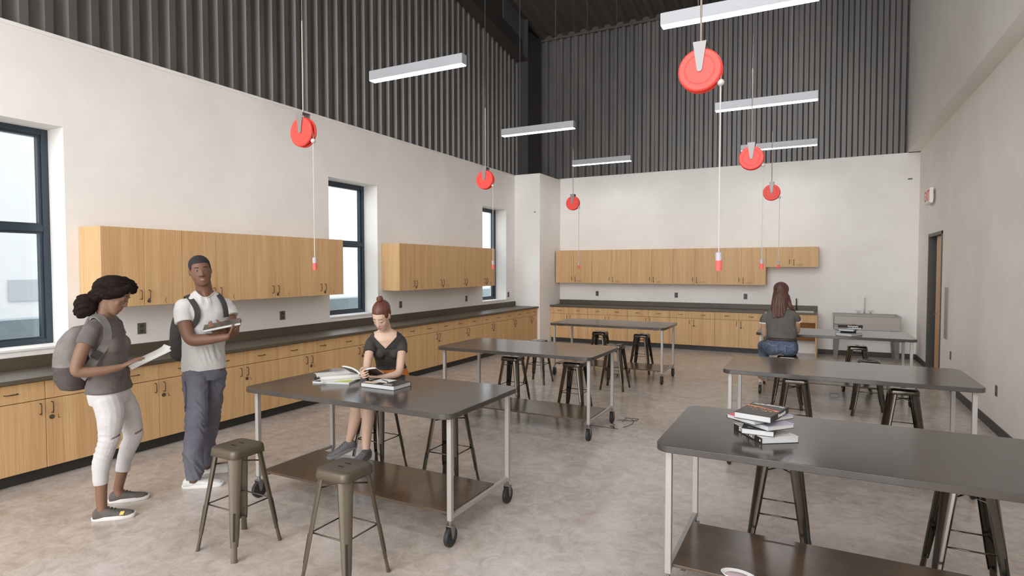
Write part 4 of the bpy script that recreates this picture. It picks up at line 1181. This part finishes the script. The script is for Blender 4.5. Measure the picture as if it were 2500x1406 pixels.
def sc_(c): return 1 if (c.y < .02 and abs(c.x - .005) < .068 and c.z > 1.512 + max(0, abs(c.x - .005) - .01) ** 1.5 * 3.2) else 0
wj = cloth('white jersey', (192, 189, 186), (202, 199, 196), bump=.3)
o = fuse('t_shirt', b, .005, 4, [wj, sk], P, ws2, sc_)
neckline(o, [(.005 + q * .0068, 1.512 + max(0, abs(q * .0068) - .01) ** 1.5 * 3.2) for q in range(-10, 11)], .0048, wj)
sm_ = base('dark sock', srgb(44, 42, 44), .8); sock(P, -.105, -.098, sm_); sock(P, -.008, .216, sm_)
ws = base('white trainer leather', srgb(210, 207, 202), .5); wl = base('white trainer sole', srgb(222, 218, 213), .6)
shoe((-.185, -.075), -13, .30, ws, wl, P, lace=ws)
shoe((-.06, .235), -9, .30, ws, wl, P, lace=ws)
t = thing('notebook', 'slim black notebook held in the hands of the standing man', 'notebook', P.location, P.rotation_euler.z)
mm = basis((.25, -.02, .047), (.02, 1, .12), (.118, -.24, 1.302))
b = MB(); b.xf = mm; b.box(-.13, .13, -.085, .085, -.009, .0065); b.build('pages', M['pages'], t)
b = MB(); b.xf = mm; b.box(-.132, .132, -.087, .087, .0066, .010).box(-.132, .132, -.087, .087, -.0125, -.0091); b.build('cover', cmat('olive black cover', 70, 66, 52), t)
bk1 = cloth('black pack fabric', (46, 44, 42), (58, 55, 52)); 
backpack('black backpack worn by the standing man', P,
    [(.985, -.155, .20, .075, .05), (1.02, -.155, .20, .11, .08), (1.12, -.145, .20, .125, .09), (1.24, -.135, .19, .13, .09), (1.34, -.12, .18, .125, .08), (1.42, -.10, .17, .10, .06), (1.46, -.09, .16, .06, .035)],
    F, [bk1, bk1, bk1, bk1], .5,
    [([(-.13, .11, 1.47), (-.13, .03, 1.525), (-.105, -.055, 1.505), (-.072, -.105, 1.455), (-.055, -.128, 1.40), (-.062, -.128, 1.34), (-.10, -.12, 1.28)], [(-.2, 0, 1), (-.3, -.4, .9), (-.1, -.8, .6), (0, -1, .3), (0, -1, .1), (-.1, -1, 0)]),
     ([(.06, .15, 1.48), (.075, .10, 1.54), (.105, .0, 1.52), (.132, -.055, 1.47), (.145, -.075, 1.41), (.15, -.07, 1.35)], [(.2, 0, 1), (.2, -.4, .9), (.4, -.8, .5), (.5, -.9, .2), (.5, -.9, .1)])],
    [], .042)

# ================= seated woman reading, black tee, orange shorts
sk, lp = skin('fair skin', (196, 164, 144), (170, 108, 98))
P = thing('person', 'person with a red bun sitting at the near left table, reading a book', 'person', (-3.34 + .2 * .6152, 4.28 - .2 * .7884, 0), -frame_at(-3.34, 4.28))
P.scale = (.97, .97, .99)
F = V((-.08, -1, 0)).normalized()
tee = [(.885, -.098, -.03, .144, .112), (.91, -.10, -.045, .130, .10), (.98, -.112, -.085, .130, .10), (1.05, -.122, -.125, .145, .105), (1.11, -.128, -.155, .156, .100), (1.165, -.132, -.172, .152, .088), (1.20, -.134, -.184, .132, .072), (1.225, -.135, -.192, .098, .060)]
b = MB()
torso(b, [(.72, -.095, .01, .15, .11), (.80, -.095, .0, .15, .11)] + [(z, u, d, hs - .010, hf - .010) for z, u, d, hs, hf in tee] + [(1.245, -.136, -.198, .060, .045)], F)
limb(b, [(-.136, -.190, 1.20, .056), (-.14, -.212, 1.25, .049), (-.15, -.24, 1.30, .046), (-.158, -.265, 1.33, .046)])
hm = head(b, (-.168, -.30, 1.366), (-.36, -.74, -.60), (-.20, -.50, .86), .94, 1)
limb(b, [(-.235, -.165, 1.13, .040), (-.268, -.21, 1.09, .040), (-.285, -.31, 1.0, .035), (-.292, -.385, .945, .031), (-.31, -.45, .92, .028), (-.33, -.50, .915, .020)])
hand(b, (-.33, -.50, .915), (.15, -.85, .1), (.9, .1, .4), (.1, 0, 1), (35, 40, 30), .84)
limb(b, [(-.03, -.15, 1.13, .040), (-.002, -.19, 1.085, .039), (-.012, -.30, .99, .035), (-.025, -.385, .915, .032), (-.05, -.43, .897, .031), (-.12, -.48, .89, .026), (-.19, -.52, .892, .0195)])
hand(b, (-.19, -.52, .892), (-.92, -.32, .12), (.1, .3, .9), (.1, .6, .8), (16, 30, 28), .86, .14, 30)
limb(b, [(-.15, -.02, .735, .078), (-.25, -.22, .725, .068), (-.355, -.40, .70, .054), (-.372, -.425, .66, .052), (-.385, -.42, .56, .052), (-.41, -.410, .45, .040), (-.432, -.392, .375, .030), (-.434, -.388, .355, .029)])
limb(b, [(-.04, -.02, .735, .078), (-.15, -.24, .725, .068), (-.26, -.44, .70, .054), (-.275, -.465, .66, .052), (-.28, -.46, .55, .053), (-.292, -.47, .42, .042), (-.296, -.492, .31, .030), (-.296, -.502, .285, .029)])
vn = hm
fuse('body', b, .0046, 3, [sk, lp], P, matfn=lipfn(hm))
red = grained('auburn hair', srgb(74, 38, 26), srgb(108, 60, 42), (110, 110, 12), .5, world_pos=False, bump=.3, bscale=(260, 260, 20), bdist=.002)
face_parts(hm, P, closed=True, brow=base('auburn eyebrow', srgb(128, 84, 62), .8))
b = MB(); b.xf = hm
b.ell((0, -.024, .050), ((.0785, 0, 0), (0, .1015, 0), (0, 0, .087)), 28, 18); b.ell((0, -.04, .0), ((.071, 0, 0), (0, .070, 0), (0, 0, .06)), 24, 14)
for s in (-1, 1): b.ell((s * .062, .014, .03), ((.013, 0, 0), (0, .034, 0), (0, 0, .033)), 12, 8)
fuse('hair', b, .0045, 3, [red], P)
b = MB(); b.xf = hm; b.ell((0, -.055, .150), ((.031, 0, 0), (0, .03, 0), (0, 0, .024)), 18, 12); b.tube([(0, -.05, .125), (0, -.053, .14)], .02, 12)
fuse('hair_bun', b, .004, 2, [red], P, strands(.002, 300))
b = MB()
torso(b, [(.70, -.09, .02, .165, .125), (.76, -.09, .02, .170, .13), (.83, -.095, .0, .152, .118), (.885, -.10, -.03, .140, .108), (.905, -.10, -.04, .131, .101)], F)
limb(b, [(-.16, -.0, .735, .098), (-.21, -.12, .735, .090), (-.255, -.22, .728, .082)], ends=False)
limb(b, [(-.03, -.0, .735, .098), (-.08, -.12, .735, .090), (-.145, -.23, .728, .082)], ends=False)
fuse('shorts', b, .006, 3, [cloth('orange cotton', (196, 112, 48), (208, 126, 60), bump=.3)], P, wrinkle(.005, (9, 9, 14), seed=3))
# tee with v neck: faces inside the V stay skin coloured
b = MB()
torso(b, tee, F)
for s in (-1, 1): b.ell((-.128 + s * .062, -.20, 1.04), ((.05, 0, 0), (0, .048, 0), (0, 0, .05)), 14, 10)
limb(b, [(-.20, -.160, 1.16, .054), (-.262, -.20, 1.125, .050), (-.278, -.255, 1.06, .048)], ends=False)
limb(b, [(-.06, -.155, 1.165, .054), (-.010, -.18, 1.13, .050), (-.002, -.235, 1.05, .048)], ends=False)
def vf(c):
    if c.y > -.175 or c.z < 1.088: return 0
    w = (c.z - 1.080) * .95
    return 1 if abs(c.x + .14) < min(w, .098) else 0
bj = cloth('black jersey', (46, 43, 41), (58, 54, 51), bump=.2)
o = fuse('t_shirt', b, .0046, 3, [bj, sk], P, wrinkle(.004, (8, 8, 14), seed=6), vf)
vp = [(-.14 - min((z - 1.080) * .95, .098), z) for z in [1.21 - .008 * k for k in range(16)]]
neckline(o, vp + [(-.14, 1.083)] + [(-.28 - x, z) for x, z in vp[::-1]], .0042, bj)
gr = cloth('grey canvas shoe', (88, 86, 86), (104, 102, 102), bump=.2); gsole = base('grey rubber sole', srgb(116, 112, 110), .6)
shoe((-.375, -.375), 194, .25, gr, gsole, P, z=.295, pitch=-17, lace=gr)
shoe((-.262, -.455), 236, .245, gr, gsole, P, z=.236, pitch=-4, lace=gr)
t = thing('open_book', 'open book held up by the seated woman with the red bun', 'book', P.location, P.rotation_euler.z)
t.scale = P.scale
sp0, sp1 = V((-.338, -.57, .928)), V((-.285, -.455, .868))
for nm, tip, sg_ in (('left', V((-.48, -.50, .985)), -1), ('right', V((-.205, -.645, .985)), 1)):
    ax = tip - sp0; yv = sp1 - sp0; nn = ax.cross(yv).normalized()
    if nn.z < 0: nn = -nn
    for th0, th1, mat_, pn in ((-.002, -.0002, cmat('dark brown picture cover', 72, 58, 48), 'cover'), (0, .012, M['pages'], 'pages')):
        b = MB(); rg = []
        for i in range(9):
            f = i / 8; hump = .016 * math.sin(PI * f ** .8) ; p = sp0 + ax * f + nn * hump
            rg.append([p + nn * th0, p + nn * th1 * (1 if i < 8 else .6), p + yv * 1.1 + nn * th1 * (1 if i < 8 else .6), p + yv * 1.1 + nn * th0])
        b.rings(rg); b.build(nm + '_' + pn, mat_, t, auto=True)

# ================= seated woman from behind, long hair, jeans
sk, lp = skin('tan skin', (186, 150, 124), (190, 130, 116))
P = thing('person', 'person with long auburn hair seen from behind, in grey ringer tee and jeans', 'person', (-.29, 8.11, 0), -frame_at(-.29, 8.11))
F = V((.05, 1, 0)).normalized()
tee = [(.86, -.068, .02, .165, .115), (.93, -.07, .03, .172, .112), (1.02, -.088, .045, .168, .11), (1.10, -.096, .06, .178, .108), (1.155, -.098, .07, .182, .092), (1.19, -.10, .072, .155, .078), (1.22, -.10, .075, .11, .064)]
b = MB()
torso(b, [(.72, -.08, .0, .165, .12), (.80, -.07, .0, .145, .10)] + [(z, u, d, hs - .015, hf - .012) for z, u, d, hs, hf in tee] + [(1.24, -.10, .08, .06, .05)], F)
limb(b, [(-.10, .08, 1.21, .05), (-.098, .10, 1.28, .046), (-.092, .13, 1.35, .046)])
hm = head(b, (-.085, .155, 1.425), (.22, .85, -.42), (.0, .4, .9), .97, 1)
limb(b, [(-.24, .07, 1.14, .048), (-.278, .08, 1.06, .042), (-.276, .11, .95, .037), (-.268, .15, .875, .034), (-.255, .24, .86, .030), (-.22, .38, .87, .021)])
hand(b, (-.22, .38, .87), (.3, .9, .15), (.3, 0, -1), (1, 0, 0), (15, 20, 20), .86)
limb(b, [(.04, .08, 1.16, .048), (.088, .09, 1.08, .042), (.10, .15, .98, .037), (.10, .22, .925, .034), (.07, .36, .905, .028), (.03, .50, .895, .020)])
hand(b, (.03, .50, .895), (-.3, .9, .0), (.1, 0, -1), (-1, 0, 0), (15, 20, 20), .86)
limb(b, [(-.17, .0, .73, .09), (-.24, .22, .72, .075), (-.295, .42, .69, .058), (-.29, .42, .60, .054), (-.275, .25, .42, .045), (-.268, .17, .345, .036)])
limb(b, [(.0, .0, .73, .09), (.02, .22, .72, .075), (.04, .42, .69, .058), (.04, .42, .60, .054), (.03, .25, .42, .045), (.03, .17, .345, .036)])
fuse('body', b, .005, 3, [sk, lp], P, matfn=lipfn(hm))
face_parts(hm, P, closed=True, brow=base('auburn eyebrow b', srgb(110, 70, 52), .8))
aub = grained('long auburn hair', srgb(62, 36, 28), srgb(96, 58, 42), (45, 45, 3), .5, world_pos=False, bump=.5, bscale=(160, 160, 4), bdist=.003)
b = MB(); b.xf = hm
b.ell((0, -.02, .045), ((.094, 0, 0), (0, .112, 0), (0, 0, .092)), 28, 18); b.xf = None
hs_ = [(1.47, -.092, .13, .083, .075), (1.40, -.095, .085, .092, .062), (1.33, -.10, .055, .096, .052), (1.26, -.108, .035, .094, .045), (1.20, -.112, .01, .088, .036), (1.15, -.115, -.015, .068, .026), (1.125, -.118, -.03, .045, .016)]
b.loft([((u, d, z), (hw, 0, 0), (0, hd, 0)) for z, u, d, hw, hd in hs_], 28)
limb(b, [(-.02, .10, 1.38, .035), (.005, .07, 1.30, .030), (.035, .06, 1.235, .022), (.065, .08, 1.20, .014)])
for k in range(5): limb(b, [(-.165 + k * .025, .0, 1.2, .018), (-.168 + k * .027, -.025, 1.14, .013), (-.165 + k * .025, -.035, 1.105 + .012 * (k % 2), .007)])
def hs2(c): return .0028 * math.sin(240 * c.x + 5 * noise.noise(V((c.x * 6, c.y * 6, c.z * 3)))) * min(1, max(0, (1.42 - c.z) * 6))
fuse('hair', b, .0052, 2, [aub], P, hs2)
b = MB()
torso(b, [(.675, -.082, .02, .19, .125), (.72, -.082, .0, .205, .145), (.78, -.078, .0, .196, .138), (.84, -.07, .012, .165, .115), (.865, -.068, .02, .155, .105)], F)
for s in (-1, 1): b.ell((-.08 + s * .085, -.055, .73), ((.105, 0, 0), (0, .10, 0), (0, 0, .09)), 18, 12)
limb(b, [(-.18, .02, .73, .10), (-.25, .22, .72, .088), (-.298, .41, .69, .07), (-.29, .41, .60, .066), (-.277, .26, .44, .056), (-.268, .18, .37, .048)], ends=False)
limb(b, [(.01, .02, .73, .10), (.03, .22, .72, .088), (.04, .41, .69, .07), (.04, .41, .60, .066), (.03, .26, .44, .056), (.03, .18, .37, .048)], ends=False)
jn = grained('blue denim', srgb(58, 66, 82), srgb(96, 108, 130), (9, 9, 9), .8, world_pos=False, bump=.4, bscale=(60, 60, 60), bdist=.003)
je = fuse('jeans', b, .0058, 5, [jn], P, wrinkle(.005, (9, 9, 12), seed=8))
belt = MB(); torso(belt, [(.835, -.071, .01, .176, .124), (.862, -.069, .016, .172, .120)], F); belt.build('belt', base('dark leather belt', srgb(56, 46, 40), .5), P, smooth=True)
st2 = base('pale stitching', srgb(150, 160, 180), .8)
for s in (-1, 1):
    b = MB(); b.tube([(-.08 + s * .045, -.150, .785), (-.08 + s * .10, -.152, .772), (-.08 + s * .150, -.120, .80)], .0028, 6)
    b.tube([(-.08 + s * .045, -.152, .785), (-.08 + s * .05, -.158, .70)], .002, 6); b.build('pocket_stitching', st2, je)
b = MB()
torso(b, tee, F)
limb(b, [(-.20, .07, 1.15, .064), (-.265, .08, 1.10, .060), (-.279, .095, 1.045, .057)], ends=False)
limb(b, [(.0, .075, 1.16, .064), (.068, .085, 1.13, .060), (.09, .115, 1.075, .056)], ends=False)
tcol = cloth('dark grey jersey', (84, 80, 76), (98, 94, 89), bump=.25)
ts = fuse('t_shirt', b, .006, 4, [tcol], P, wrinkle(.007, (7, 7, 12), seed=1))
rib = base('white ribbed trim', srgb(226, 220, 212), .8)
for c_, a_ in (((-.280, .098, 1.040), (-.03, .03, -1)), ((.092, .12, 1.070), (.22, .3, -.85))):
    n_ = V(a_).normalized(); u_ = n_.cross(V((0, 1, 0))).normalized(); w2 = n_.cross(u_)
    b = MB(); b.loft([(V(c_) - n_ * .004, u_ * .061, w2 * .061), (V(c_) + n_ * .011, u_ * .061, w2 * .061)], 24); b.build('sleeve_trim', rib, ts, smooth=False)
b = MB(); o, q = smoothpath([(-.16, .06, 1.215, .008), (-.10, .015, 1.222, .009), (-.04, .03, 1.228, .009), (.0, .08, 1.225, .008)]); b.tube(o, q, 8); b.build('neck_trim', rib, ts, smooth=True)
b = MB(); b.ell((-.245, .16, .835), ((.045, 0, 0), (0, .06, 0), (0, 0, .04)), 16, 12); b.ell((-.262, .12, .81), ((.03, 0, 0), (0, .035, 0), (0, 0, .028)), 14, 10)
fuse('wrist_scarf', b, .006, 1, [cloth('dark olive patterned scarf', (52, 50, 44), (92, 88, 78), (30, 30, 30))], P, wrinkle(.014, (24, 24, 24), seed=2))
gs2 = cloth('grey felt shoe', (116, 113, 110), (130, 127, 124)); bs2 = base('tan rubber sole', srgb(150, 112, 82), .6)
shoe((-.245, .09), 112, .25, gs2, bs2, P, z=.275, pitch=4)
shoe((.035, .10), 85, .25, gs2, bs2, P, z=.275, pitch=4)
